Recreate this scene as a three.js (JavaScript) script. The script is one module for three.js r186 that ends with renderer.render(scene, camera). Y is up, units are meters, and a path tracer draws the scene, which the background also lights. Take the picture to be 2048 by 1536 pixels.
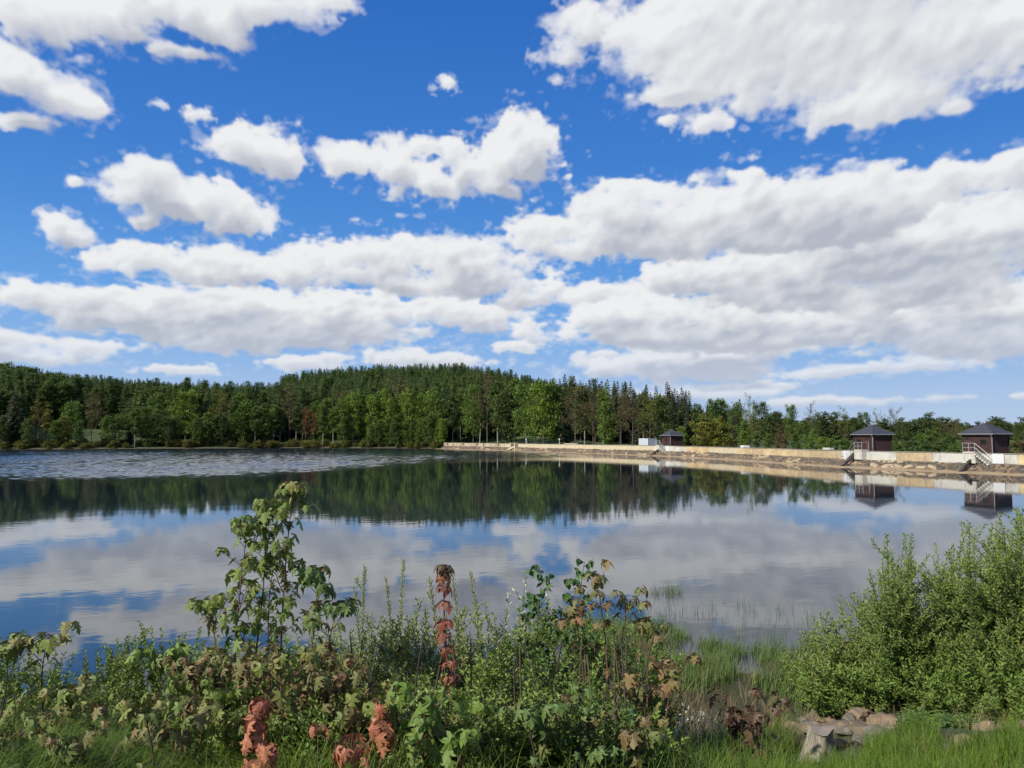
import * as THREE from 'three';
import { RoundedBoxGeometry } from 'three/addons/geometries/RoundedBoxGeometry.js';
import { mergeGeometries } from 'three/addons/utils/BufferGeometryUtils.js';

// ------------------------------------------------------------------ camera, sky, sun, exposure
const scene = new THREE.Scene();
const EYE = 3.5;                                   // metres above the water level (y = 0)
const camera = new THREE.PerspectiveCamera(53.06, 4 / 3, 0.1, 12000);
camera.position.set(0, EYE, 0);
camera.rotation.set(THREE.MathUtils.degToRad(3.98), 0, 0);
scene.add(camera);
const renderer = new THREE.WebGLRenderer({ antialias: true });
renderer.toneMapping = THREE.LinearToneMapping;
renderer.toneMappingExposure = 1.3;
renderer.shadowMap.enabled = true;

const SUN = new THREE.Vector3(-0.66, 0.62, 0.50).normalize();
const sun = new THREE.DirectionalLight(new THREE.Color(1.0, 0.945, 0.83), 4.9);
sun.name = 'sun';
sun.position.copy(SUN).multiplyScalar(600);
sun.castShadow = true;
sun.shadow.radius = 2;
sun.shadow.mapSize.set(4096, 4096);
Object.assign(sun.shadow.camera, { left: -350, right: 350, top: 350, bottom: -350, near: 1, far: 1500 });
scene.add(sun, sun.target);

// ------------------------------------------------------------------ small maths
function rng(seed) { let a = seed >>> 0; return () => { a = (a + 0x6d2b79f5) | 0; let t = Math.imul(a ^ (a >>> 15), 1 | a); t = (t + Math.imul(t ^ (t >>> 7), 61 | t)) ^ t; return ((t ^ (t >>> 14)) >>> 0) / 4294967296; }; }
const lerp = (a, b, t) => a + (b - a) * t;
const clamp = (x, a = 0, b = 1) => Math.min(b, Math.max(a, x));
const smooth = (a, b, x) => { const t = clamp((x - a) / (b - a)); return t * t * (3 - 2 * t); };
const hash2 = (x, y, s) => { let h = Math.imul(x, 374761393) ^ Math.imul(y, 668265263) ^ Math.imul(s, 974634777); h = Math.imul(h ^ (h >>> 13), 1274126177); return ((h ^ (h >>> 16)) >>> 0) / 4294967296; };
function noise(x, y, s = 0) {                       // value noise, -1..1
  const ix = Math.floor(x), iy = Math.floor(y), fx = x - ix, fy = y - iy, u = fx * fx * fx * (fx * (fx * 6 - 15) + 10), v = fy * fy * fy * (fy * (fy * 6 - 15) + 10);
  return 2 * lerp(lerp(hash2(ix, iy, s), hash2(ix + 1, iy, s), u), lerp(hash2(ix, iy + 1, s), hash2(ix + 1, iy + 1, s), u), v) - 1;
}
function fbm(x, y, oct, s = 0, keep = 0.5) { let a = 0.5, sum = 0; for (let i = 0; i < oct; i++) { sum += a * noise(x, y, s + i); const nx = x * 1.62 - y * 1.22 + 3.7; y = x * 1.22 + y * 1.62 - 1.9; x = nx; a *= keep; } return sum; }
function table(points, x) { if (x <= points[0][0]) return points[0][1]; for (let i = 1; i < points.length; i++) if (x <= points[i][0]) { const [x0, y0] = points[i - 1], [x1, y1] = points[i]; return lerp(y0, y1, (x - x0) / (x1 - x0)); } return points[points.length - 1][1]; }

// ------------------------------------------------------------------ the sky: air and fair-weather clouds, in degrees of bearing and height
// each cloud: [options, lobes [bearing, height, half width, half height]]; the farthest first
const CLOUDS = [
  [{st:2,fr:1.8,k:3,amp:.46},[[13.1,3.1,6.7,0.43]]],
  [{st:2,fr:1.8,k:3,amp:.46},[[23.7,2.5,4.4,0.28],[29.7,2.6,1.8,0.22],[19.9,2.4,2.8,0.29]]],
  [{},[[33.3,2.6,0.7,0.19]]],
  [{st:1.5,fr:1.8,amp:.42},[[-24.1,4.7,2.6,0.35]]],
  [{st:1.5,fr:1.8,amp:.42},[[-15.5,5.3,3.1,0.47],[-13.4,5.8,1.4,0.29]]],
  [{},[[6.9,6.2,1.0,0.26]]],
  [{st:2,fr:1.8,k:4,amp:.46},[[23.8,4.7,4.8,0.44],[28.6,4.7,2.6,0.56],[31.2,4.8,0.9,0.42],[21.2,4.5,3.2,0.40]]],
  [{st:1.8,fr:1.8,k:5,amp:.42},[[10.2,5.6,5.2,0.99],[15.6,5.7,3.9,1.07],[8.4,5.0,4.4,0.50],[14.8,4.5,4.2,0.58],[19.3,6.5,3.3,0.47],[17.2,3.6,4.1,0.38]]],
  [{st:1.5,fr:1.8,amp:.42,g:.75},[[-6.5,5.8,4.3,0.67],[-8.3,6.0,1.7,0.52],[0.6,6.8,2.1,0.42],[-10.7,6.1,0.3,0.46]]],
  [{st:1.7,fr:1.6,amp:.4,g:.7},[[-32.5,6.2,3.5,0.68],[-29.2,5.9,2.5,0.43],[-32.2,5.1,3.9,0.51],[-36.8,6.1,3.2,1.20]]],
  [{st:1.7,fr:1.6,amp:.4,g:.66,thr:.31},[[5.1,8.7,1.6,0.95],[7.7,9.2,3.5,1.41],[12.1,8.7,5.2,1.66],[17.3,8.3,6.1,1.63],[23.9,7.8,6.3,1.74],[29.9,7.6,5.7,1.82],[34.7,7.8,4.0,2.34],[10.2,7.3,6.8,0.84],[17.3,6.6,5.8,0.64],[32.6,5.8,4.5,0.72]]],
  [{st:1.6,fr:1.6,amp:.42,g:.72,thr:.33},[[-31.9,9.0,1.8,0.96],[-29.0,9.0,3.4,0.91],[-25.4,9.2,4.5,0.93],[-20.6,9.1,5.9,1.51],[-15.5,9.0,6.2,1.55],[-10.2,9.1,5.7,1.40],[-4.7,9.5,4.3,1.23],[-1.5,8.7,2.4,1.04],[-25.4,7.7,6.1,1.02],[-18.9,7.0,7.0,0.90],[-13.8,7.3,6.3,0.83],[1.4,7.8,2.0,1.23],[-30.1,8.0,1.8,0.58]]],
  [{st:1.4,fr:1.4,amp:.4},[[6.0,11.0,2.3,0.73],[4.4,10.4,1.5,0.51]]],
  [{st:1.5,fr:1.35,amp:.4,g:.7,thr:.32},[[11.7,11.6,2.3,1.12],[13.5,11.9,3.0,1.10],[15.7,11.4,3.6,1.44],[19.5,12.1,4.5,1.98],[24.0,12.7,5.6,2.39],[28.6,12.9,5.2,2.68],[32.8,13.0,3.6,2.75],[20.7,9.9,7.7,1.40],[28.5,9.6,7.2,1.87],[36.6,12.1,3.8,3.17]]],
  [{st:1.35,fr:1.5,amp:.42,g:.7,thr:.34},[[-28.8,11.5,1.4,0.62],[-25.5,12.1,3.3,1.05],[-20.7,12.2,3.5,1.09],[-17.0,12.2,3.6,1.20],[-19.7,11.4,4.9,0.93],[-12.8,13.0,3.4,1.38],[-9.1,13.2,3.5,1.57],[-5.4,13.6,3.6,1.50],[-2.4,12.9,3.2,1.68],[0.2,12.0,2.7,1.51],[-8.4,11.2,4.3,0.79],[-3.5,11.1,3.2,0.89],[-8.4,14.5,0.7,0.44],[1.4,10.6,2.0,0.89]]],
  [{st:1.25,fr:1.2,amp:.4,g:.66,thr:.32},[[1.4,14.6,2.0,1.40],[4.0,15.4,3.1,1.39],[7.4,15.7,3.5,1.46],[8.5,18.2,2.4,0.55],[6.3,17.2,1.5,0.72],[11.5,16.2,4.1,1.76],[15.8,16.3,4.3,1.89],[19.9,15.8,4.5,2.08],[24.1,16.0,4.2,1.87],[28.1,16.1,3.6,1.45],[31.6,16.5,2.6,0.91],[17.5,14.3,6.4,1.26],[8.5,14.1,4.9,1.15],[33.9,16.6,1.0,1.01],[17.5,18.4,1.0,0.46],[22.8,14.3,4.9,1.15],[36.1,15.7,2.6,1.99]]],
  [{k:1.2,amp:.5},[[-8.4,16.2,1.1,0.21]]],
  [{k:4,amp:.55,fr:1.4},[[-30.4,13.1,1.3,0.75],[-30.9,13.8,0.7,0.62],[-29.3,13.2,0.7,0.44]]],
  [{fr:1.15,amp:.4},[[-27.0,16.6,2.1,0.88],[-25.4,17.8,1.9,0.89],[-24.4,16.2,3.3,1.43],[-21.8,15.9,3.1,1.46],[-19.6,15.5,2.1,1.01],[-30.1,16.4,0.4,0.28],[-26.2,14.4,1.2,0.48]]],
  [{fr:1.15,amp:.42},[[-13.1,19.6,1.8,1.08],[-10.3,20.0,2.4,1.22],[-8.5,19.2,2.0,1.24],[-6.0,21.1,2.3,0.61],[-5.5,18.1,1.8,1.05],[-3.6,19.5,2.0,1.24],[-0.9,20.4,2.0,1.17],[0.8,22.1,2.7,1.68],[1.4,20.0,2.7,1.65],[-1.3,18.2,1.5,0.7]]],
  [{fr:1.15,amp:.38},[[-18.7,20.1,3.0,1.43],[-16.8,19.6,1.7,1.12],[-20.3,20.2,1.5,0.84]]],
  [{k:1.4,amp:.7,fr:1.6},[[-25.1,21.9,0.6,0.24]]],
  [{k:2.2,amp:.7,fr:1.7},[[-22.8,21.6,0.8,0.47]]],
  [{k:2.4,amp:.7,fr:1.7},[[-5.1,25.1,0.8,0.48]]],
  [{k:3.5,amp:.5,fr:1.2},[[14.8,21.9,1.9,0.78],[11.7,22.6,1.2,0.29]]],
  [{k:5,amp:.4},[[-34.5,22.3,1.7,1.31],[-32.9,22.2,2.1,1.48],[-31.0,21.7,1.9,1.28],[-29.7,20.9,1.5,0.81],[-33.3,19.5,2.0,0.48]]],
  [{k:3.2,amp:.5,fr:1.2},[[5.8,29.2,2.3,1.18],[3.9,27.1,1.7,1.23],[3.3,25.5,0.9,0.45]]],
  [{amp:.3,g:.3},[[13.8,26.9,5.4,2.61],[19.5,26.1,8.2,3.46],[26.0,25.3,7.5,3.05],[32.0,25.2,5.0,2.06],[17.8,28.7,8.7,1.76],[23.7,21.6,2.7,1.05],[27.4,21.8,3.3,1.14],[11.9,24.1,2.2,0.51],[8.6,28.2,1.7,0.61],[30.4,20.8,1.1,0.41],[37.2,24.1,3.7,2.1],[24.6,30.4,12.8,2.44]]],
  [{k:5,amp:.42},[[-33.0,25.5,3.0,1.49],[-29.1,26.4,3.8,1.39],[-25.1,27.9,5.1,1.13],[-21.2,28.1,3.7,1.3],[-18.1,28.8,3.1,0.93],[-14.5,29.9,2.2,0.58],[-23.7,25.3,2.3,0.47],[-21.5,26.7,1.7,1.03]]],
];
function makeSky() {
  const W = 4096, H = 2048, data = new Float32Array(W * H * 4), per = W / 360;
  const AIR = 0.74;                                  // one factor for the whole sky
  const stops = [[-90, 0.20, 0.24, 0.22], [-1, 0.34, 0.44, 0.54], [0, 0.50, 0.62, 0.80], [3, 0.41, 0.57, 0.82], [6, 0.27, 0.48, 0.83], [10, 0.15, 0.385, 0.81], [15, 0.088, 0.285, 0.72], [20, 0.056, 0.222, 0.65], [30, 0.032, 0.158, 0.55], [50, 0.02, 0.125, 0.48], [90, 0.018, 0.105, 0.42]];
  for (let row = 0; row < H; row++) {
    const el = ((row + 0.5) / H - 0.5) * 180, c = [1, 2, 3].map((k) => table(stops.map((s) => [s[0], s[k]]), el));
    for (let col = 0; col < W; col++) { const o = (row * W + col) * 4; data[o] = c[0] * AIR; data[o + 1] = c[1] * AIR; data[o + 2] = c[2] * AIR; data[o + 3] = 1; }
  }
  const R = rng(77), all = CLOUDS.slice();
  // the same kind of sky goes on all round
  for (let ring = 0; ring < 5; ring++) {
    const el = [4, 8, 13, 22, 36][ring], step = [22, 20, 24, 26, 34][ring];
    for (let az = 46; az < 314; az += step * (0.75 + 0.5 * R())) {
      const lobes = [], n = 5 + Math.floor(R() * 6), flat = [0.13, 0.2, 0.26, 0.4, 0.55][ring], w = step * (0.25 + 0.35 * R());
      for (let i = 0; i < n; i++) { const a = (R() * 2 - 1), rx = w * (0.25 + 0.25 * R()); lobes.push([az + a * w * 0.8 / Math.cos(el / 57.3), el + (R() - 0.5) * w * flat * 0.7 * (1 - a * a), rx, rx * flat * (0.8 + 0.7 * R())]); }
      if (lobes.every((l) => l[0] - l[2] > 40 && l[0] + l[2] < 320)) all.unshift([{ st: 2.6 - ring * 0.4 }, lobes]);
    }
  }
  for (let k = 0; k < 14; k++) { const az = R() * 360, el = 46 + R() * 40, lobes = []; for (let i = 0; i < 7; i++) { const rx = 4 + 5 * R(); lobes.push([az + (R() - 0.5) * 22 / Math.cos(el / 57.3), el + (R() - 0.5) * 10, rx / Math.cos(Math.min(80, el) / 57.3), rx * 0.7]); } all.unshift([{}, lobes]); }
  all.forEach(([o, lobes], n) => {
    const { k = 8, st = 1, amp = 0.34, g = 1, fr = 1, thr = 0.27 } = o;
    let a0 = 1e9, a1 = -1e9, e0 = 1e9, e1 = -1e9;
    for (const [a, e, rx, ry] of lobes) { a0 = Math.min(a0, a - rx * 1.7); a1 = Math.max(a1, a + rx * 1.7); e0 = Math.min(e0, e - ry * 1.8); e1 = Math.max(e1, e + ry * 1.8); }
    e0 = Math.max(e0 - 0.4, 0.05); e1 = Math.min(e1 + 0.4, 89.8);
    const r0 = Math.floor((e0 / 180 + 0.5) * H), r1 = Math.ceil((e1 / 180 + 0.5) * H), w = Math.ceil((a1 - a0) * per), h = r1 - r0;
    if (w < 2 || h < 2) return;
    const th = new Float32Array(w * h), veil = new Float32Array(w * h);
    for (let j = 0; j < h; j++) {
      const el = ((r0 + j + 0.5) / H - 0.5) * 180, ca = Math.cos(el / 57.3);
      for (let i = 0; i < w; i++) {
        const az = a0 + i / per, nx = az * ca * fr / st, ny = el * fr;
        const wx = fbm(nx * 0.55, ny * 0.55, 3, 5 + n) * 1.1, wy = fbm(nx * 0.55 + 31, ny * 0.55 - 17, 3, 9 + n) * 0.9;
        let miss = 1;
        for (let b = 0; b < lobes.length; b++) { const l = lobes[b], dx = (az + wx * Math.min(1, l[2] * 0.6) * st - l[0]) / l[2], dy = (el + wy * Math.min(1, l[3] * 0.6) - l[1]) / l[3], d = dx * dx + dy * dy; if (d < 4) miss *= 1 - Math.exp(-1.1 * d) * 0.93; }
        const f = 1 - miss;
        if (f < 0.04) continue;
        const nz = fbm(nx * 0.62, ny * 0.8, 7, 40 + n, 0.54), bil = 0.42 - Math.abs(noise(nx * 1.05 + 7, ny * 1.3, 80 + n)) - 0.55 * Math.abs(noise(nx * 2.3 + 3, ny * 2.7, 90 + n)) - 0.3 * Math.abs(noise(nx * 5.1, ny * 5.6, 95 + n)) + 0.28;
        th[j * w + i] = Math.max(0, f - thr + amp * (1.15 * nz + 0.30 * bil));
        veil[j * w + i] = Math.max(0, f - thr + 0.07 + amp * (0.9 * nz + 1.7 * fbm(nx * 1.5 + wy * 0.8, ny * 1.9 - wx * 0.6, 4, 60 + n, 0.5)));
      }
    }
    const at = (i, j) => (i < 0 || j < 0 || i >= w || j >= h ? 0 : th[Math.floor(j) * w + Math.floor(i)]);
    for (let j = 0; j < h; j++) {
      const el = ((r0 + j + 0.5) / H - 0.5) * 180, sc = clamp(0.35 + el / 18, 0.4, 1.4);
      for (let i = 0; i < w; i++) {
        const t = th[j * w + i];
        const thin = veil[j * w + i];
        if (t <= 0 && thin <= 0) continue;
        const az = a0 + i / per, nx = az * Math.cos(el / 57.3) / st, wisp = smooth(-0.35, 0.45, fbm(nx * 0.5 + 50, el * 0.6, 3, 120 + n));
        const tt = t + 0.02, body = 1 - Math.exp(-t * k * lerp(0.4, 1.5, wisp) * (0.25 + 1.6 * Math.min(1, tt * 3))), alpha = 1 - (1 - body) * (1 - 0.5 * (1 - Math.exp(-thin * 2.4)));
        let near = 0, deep = 0; const e = Math.max(1.2, 0.13 * sc * per), e2 = 2.6 * e;
        for (let s = 1; s <= 10; s++) deep += at(i - s * 0.45 * sc * per * 0.26, j + s * 1.1 * sc * per * 0.26) / 10;
        near = (0.5 * (at(i + e, j) - at(i - e, j)) - 0.85 * (at(i, j + e) - at(i, j - e))) + 0.8 * (0.5 * (at(i + e2, j) - at(i - e2, j)) - 0.85 * (at(i, j + e2) - at(i, j - e2)));
        const puff = fbm(nx * 0.3, el * 0.6, 3, 150 + n);
        const v = clamp(0.95 + 0.5 * clamp(near, -0.45, 0.3) - g * 1.12 * smooth(0.06, 0.7, deep) + 0.22 * puff * Math.min(1, t * 2)), hazy = smooth(10, 0, el) * 0.6;
        const col = (Math.floor((a0 + 90 + i / per + 360) * per + 0.5)) % W, p = ((r0 + j) * W + ((col % W) + W) % W) * 4;
        const grey = [0.35, 0.375, 0.435], white = [0.66, 0.665, 0.675];
        for (let c = 0; c < 3; c++) { const cc = lerp(lerp(grey[c], white[c], v), [0.46, 0.51, 0.60][c], hazy * (1 - v * 0.5)); data[p + c] = lerp(data[p + c], cc, alpha * (1 - hazy * 0.35)); }
      }
    }
  });
  const t = new THREE.DataTexture(data, W, H, THREE.RGBAFormat, THREE.FloatType);
  t.mapping = THREE.EquirectangularReflectionMapping; t.magFilter = t.minFilter = THREE.LinearFilter; t.needsUpdate = true;
  return t;
}
scene.background = makeSky();
scene.environment = scene.background;

// ------------------------------------------------------------------ helpers
const taken = {};
function numbered(name) { const n = taken[name] = (taken[name] ?? -1) + 1; return n ? name + '_' + String(n).padStart(3, '0') : name; }
function tag(o, label, category, group, kind) { if (label) o.userData.label = label; if (category) o.userData.category = category; if (group) o.userData.group = group; if (kind) o.userData.kind = kind; return o; }
function add(o, parent = scene) { o.traverse((m) => { if (m.isMesh) m.castShadow = m.receiveShadow = true; }); parent.add(o); return o; }
function thing(name, label, category, group, [x, y, z] = [0, 0, 0], turn = 0) { const o = new THREE.Group(); o.name = numbered(name); o.position.set(x, y, z); o.rotation.y = turn; scene.add(o); return tag(o, label, category, group); }
function part(name, geometry, material, parent, kind) { const m = new THREE.Mesh(geometry, material); m.name = parent === scene ? numbered(name) : name; m.castShadow = m.receiveShadow = true; if (kind) m.userData.kind = kind; parent.add(m); return m; }
function copyOf(proto, name) { const c = proto.clone(); c.name = numbered(name ?? proto.name.replace(/_\d{3}$/, '')); c.userData = { ...proto.userData }; scene.add(c); return c; }
const C = (r, g, b) => new THREE.Color().setRGB(r, g, b);
const mat = (r, g, b, rough = 0.9, more = {}) => new THREE.MeshStandardMaterial({ color: C(r, g, b), roughness: rough, side: THREE.DoubleSide, ...more });
const leafMat = (r, g, b, t = 0.3, more = {}) => new THREE.MeshPhysicalMaterial({ color: C(r, g, b), roughness: 0.62, transmission: t, thickness: 0, specularIntensity: 0.6, side: THREE.DoubleSide, vertexColors: true, ...more });
function dataTex(w, h, fn, srgb = false) { const d = new Uint8Array(w * h * 4); for (let y = 0; y < h; y++) for (let x = 0; x < w; x++) { const c = fn(x / w, y / h, x, y), o = (y * w + x) * 4; for (let k = 0; k < 3; k++) d[o + k] = clamp(Math.round(c[k] * 255), 0, 255); d[o + 3] = 255; } const t = new THREE.DataTexture(d, w, h); t.wrapS = t.wrapT = THREE.RepeatWrapping; t.magFilter = t.minFilter = THREE.LinearFilter; if (srgb) t.colorSpace = THREE.SRGBColorSpace; t.needsUpdate = true; return t; }
const repeat = (t, x, y = x) => { const c = t.clone(); c.repeat.set(x, y); c.needsUpdate = true; return c; };
// a bag of triangles: leaves keep flat faces, tubes share vertices
class Bag {
  constructor() { this.p = []; this.c = []; this.i = []; }
  v(x, y, z, t) { this.p.push(x, y, z); this.c.push(t[0], t[1], t[2]); return this.p.length / 3 - 1; }
  tri(a, b, c, t) { this.i.push(this.v(...a, t), this.v(...b, t), this.v(...c, t)); }
  quad(a, b, c, d, t) { const k = this.v(...a, t); this.v(...b, t); this.v(...c, t); this.v(...d, t); this.i.push(k, k + 1, k + 2, k, k + 2, k + 3); }
  tube(pts, radii, sides = 5, t = [1, 1, 1]) {
    const n = pts.length; let first = -1;
    for (let k = 0; k < n; k++) {
      const a = pts[Math.max(0, k - 1)], b = pts[Math.min(n - 1, k + 1)]; let dx = b[0] - a[0], dy = b[1] - a[1], dz = b[2] - a[2]; const l = Math.hypot(dx, dy, dz) || 1; dx /= l; dy /= l; dz /= l;
      let ux = Math.abs(dy) > 0.9 ? 1 : 0, uy = Math.abs(dy) > 0.9 ? 0 : 1, uz = 0; const q = ux * dx + uy * dy; ux -= q * dx; uy -= q * dy; uz -= q * dz; const m = Math.hypot(ux, uy, uz); ux /= m; uy /= m; uz /= m;
      const wx = dy * uz - dz * uy, wy = dz * ux - dx * uz, wz = dx * uy - dy * ux, r = radii[k] ?? radii[radii.length - 1];
      for (let s = 0; s < sides; s++) { const g = s / sides * 2 * Math.PI, cs = Math.cos(g) * r, sn = Math.sin(g) * r; const id = this.v(pts[k][0] + ux * cs + wx * sn, pts[k][1] + uy * cs + wy * sn, pts[k][2] + uz * cs + wz * sn, t); if (first < 0) first = id; }
    }
    for (let k = 0; k < n - 1; k++) for (let s = 0; s < sides; s++) { const a = first + k * sides + s, b = first + k * sides + (s + 1) % sides; this.i.push(a, b, b + sides, a, b + sides, a + sides); }
    for (let s = 1; s < sides - 1; s++) { const e = first + (n - 1) * sides; this.i.push(e, e + s, e + s + 1); }
  }
  box(x0, y0, z0, x1, y1, z1, t = [1, 1, 1]) { const P = (x, y, z) => [x, y, z]; this.quad(P(x0, y0, z1), P(x1, y0, z1), P(x1, y1, z1), P(x0, y1, z1), t); this.quad(P(x1, y0, z0), P(x0, y0, z0), P(x0, y1, z0), P(x1, y1, z0), t); this.quad(P(x0, y1, z1), P(x1, y1, z1), P(x1, y1, z0), P(x0, y1, z0), t); this.quad(P(x0, y0, z0), P(x1, y0, z0), P(x1, y0, z1), P(x0, y0, z1), t); this.quad(P(x1, y0, z1), P(x1, y0, z0), P(x1, y1, z0), P(x1, y1, z1), t); this.quad(P(x0, y0, z0), P(x0, y0, z1), P(x0, y1, z1), P(x0, y1, z0), t); }
  geo() { const g = new THREE.BufferGeometry(); g.setAttribute('position', new THREE.Float32BufferAttribute(this.p, 3)); g.setAttribute('color', new THREE.Float32BufferAttribute(this.c, 3)); g.setIndex(this.i); g.computeVertexNormals(); return g; }
}
const V = (x, y, z) => new THREE.Vector3(x, y, z);
// a place seen at bearing "u" (pixels of a 2048 wide picture) and z = -d
const xAt = (u, d) => (u - 1024) / 1538 * d;
// ------------------------------------------------------------------ the lie of the land
// the dam's water face, from the near right to the far end, then the far shore (x, z)
const DAM = [[92, 20], [74, -20], [60.5, -52], [52.5, -67], [47, -78], [42, -90], [39.3, -102], [36.6, -119], [29.8, -146], [19.2, -168], [0.8, -203], [-21, -238]];
const SHORE = [[-21, -238], [-34, -248], [-52, -252], [-73, -256], [-95, -246], [-113, -238], [-135, -228], [-158, -222], [-185, -208], [-215, -180], [-240, -140], [-250, -60], [-250, 20]];
const damCurve = new THREE.CatmullRomCurve3(DAM.map(([x, z]) => V(x, 0, z)), false, 'centripetal');
const DAML = damCurve.getLength();
damCurve.arcLengthDivisions = 800;
const damAt = (s, u, y) => { const t = clamp(s / DAML), p = damCurve.getPointAt(t), q = damCurve.getTangentAt(t); return [p.x + q.z * u, y, p.z - q.x * u]; };   // u: towards the water
const edge = []; for (let i = 0; i <= 60; i++) { const p = damCurve.getPointAt(i / 60); edge.push([p.x, p.z]); }
const damEdges = edge.length - 1;
const shoreCurve = new THREE.CatmullRomCurve3(SHORE.map(([x, z]) => V(x, 0, z)));
for (let i = 1; i <= 70; i++) { const p = shoreCurve.getPointAt(i / 70), w = noise(i * 0.9, 3, 11) * 1.6; edge.push([p.x + w * 0.4, p.z + w]); }
// [signed distance beyond the far edge (positive on land), whether the nearest edge is the dam]
function beyond(x, z) {
  let best = 1e18, which = 0, inside = false;
  for (let i = 0; i < edge.length - 1; i++) {
    const [ax, az] = edge[i], [bx, bz] = edge[i + 1], dx = bx - ax, dz = bz - az, t = clamp(((x - ax) * dx + (z - az) * dz) / (dx * dx + dz * dz)), ex = ax + dx * t - x, ez = az + dz * t - z, d = ex * ex + ez * ez;
    if (d < best) { best = d; which = i; }
  }
  for (let i = 0, j = edge.length - 1; i < edge.length; j = i++) { const [xi, zi] = edge[i], [xj, zj] = edge[j]; if ((zi > z) !== (zj > z) && x < (xj - xi) * (z - zi) / (zj - zi) + xi) inside = !inside; }
  return [inside ? -Math.sqrt(best) : Math.sqrt(best), which < damEdges];
}
// hill height by bearing (u as in xAt): the wooded hill, falling away to the right
const HILL = [[-900, 16], [-300, 22], [0, 24], [120, 21], [260, 18.5], [420, 17], [520, 17], [620, 22], [760, 26], [900, 25.5], [1000, 21.5], [1100, 15], [1200, 7.5], [1300, 1.8], [1400, 0.8], [1520, 1.6], [1650, 1.5], [2400, 1]];
function nearShore(x) { return -9.6 + 0.9 * smooth(-0.8, -2.2, x) + 0.35 * Math.sin(x * 0.9 + 1) + 0.5 * noise(x * 0.35, 0, 21) + 0.5 * smooth(0.5, 2.2, x) - 0.9 * smooth(2.7, 4.2, x); }
function ground(x, z) {
  if (z > -40 && Math.abs(x) < 60) {
    const t = z - nearShore(x), out = smooth(24, 55, Math.abs(x));
    let h = t > 0 ? 1.85 * smooth(-0.6, 7.2, t) - 0.02 + 0.06 * Math.min(1, t) + Math.max(0, t - 6) * 0.02 : -0.02 + t * 0.055;
    // the reedy shallows to the right of the middle
    const m = Math.exp(-(((x - 1.9) / 1.3) ** 2) - (((z + 13.6) / 1.8) ** 2)) * 0.27 + Math.exp(-(((x - 2.7) / 0.9) ** 2) - (((z + 11.2) / 1.1) ** 2)) * 0.2 + Math.exp(-(((x - 5.6) / 2.2) ** 2) - (((z + 10.3) / 1.5) ** 2)) * 0.16 + Math.exp(-(((x - 0.1) / 1.6) ** 2) - (((z + 11) / 1.5) ** 2)) * 0.1;
    h = Math.max(-1.6, h) + (t < 1 ? m : m * Math.max(0, 1 - (t - 1)));
    h += 0.05 * noise(x * 1.1, z * 1.1, 5) + 0.02 * noise(x * 3.7, z * 3.7, 6);
    if (Math.abs(x) < 24) return h;
    const far = farGround(x, z); return lerp(h, Math.max(h, far), out);
  }
  return farGround(x, z);
}
function farGround(x, z) {
  const r = Math.hypot(x, z);
  if (z > 10) return 2 + 0.3 * noise(x * 0.05, z * 0.05, 4);
  const [s, byDam] = beyond(x, z);
  if (s < 0) return Math.max(-2.2, s * 0.22 - (byDam ? 0.35 : 0.02));
  const u = 1024 + 1538 * x / Math.max(20, -z), hill = z < -20 ? table(HILL, u) : 3;
  let h = byDam ? 0.6 : 0.55 * smooth(0, 5, s);
  h += hill * (0.32 * smooth(6, 60, s) + 0.68 * smooth(50, 190, s)) * (1 + 0.05 * noise(x * 0.02, z * 0.02, 8));
  h += smooth(900, 2600, r) * (16 + 10 * noise(x * 0.0011, z * 0.0011, 9)) + smooth(2500, 5000, r) * 20;
  return h + 0.25 * noise(x * 0.08, z * 0.08, 3) * smooth(2, 20, s);
}
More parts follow.
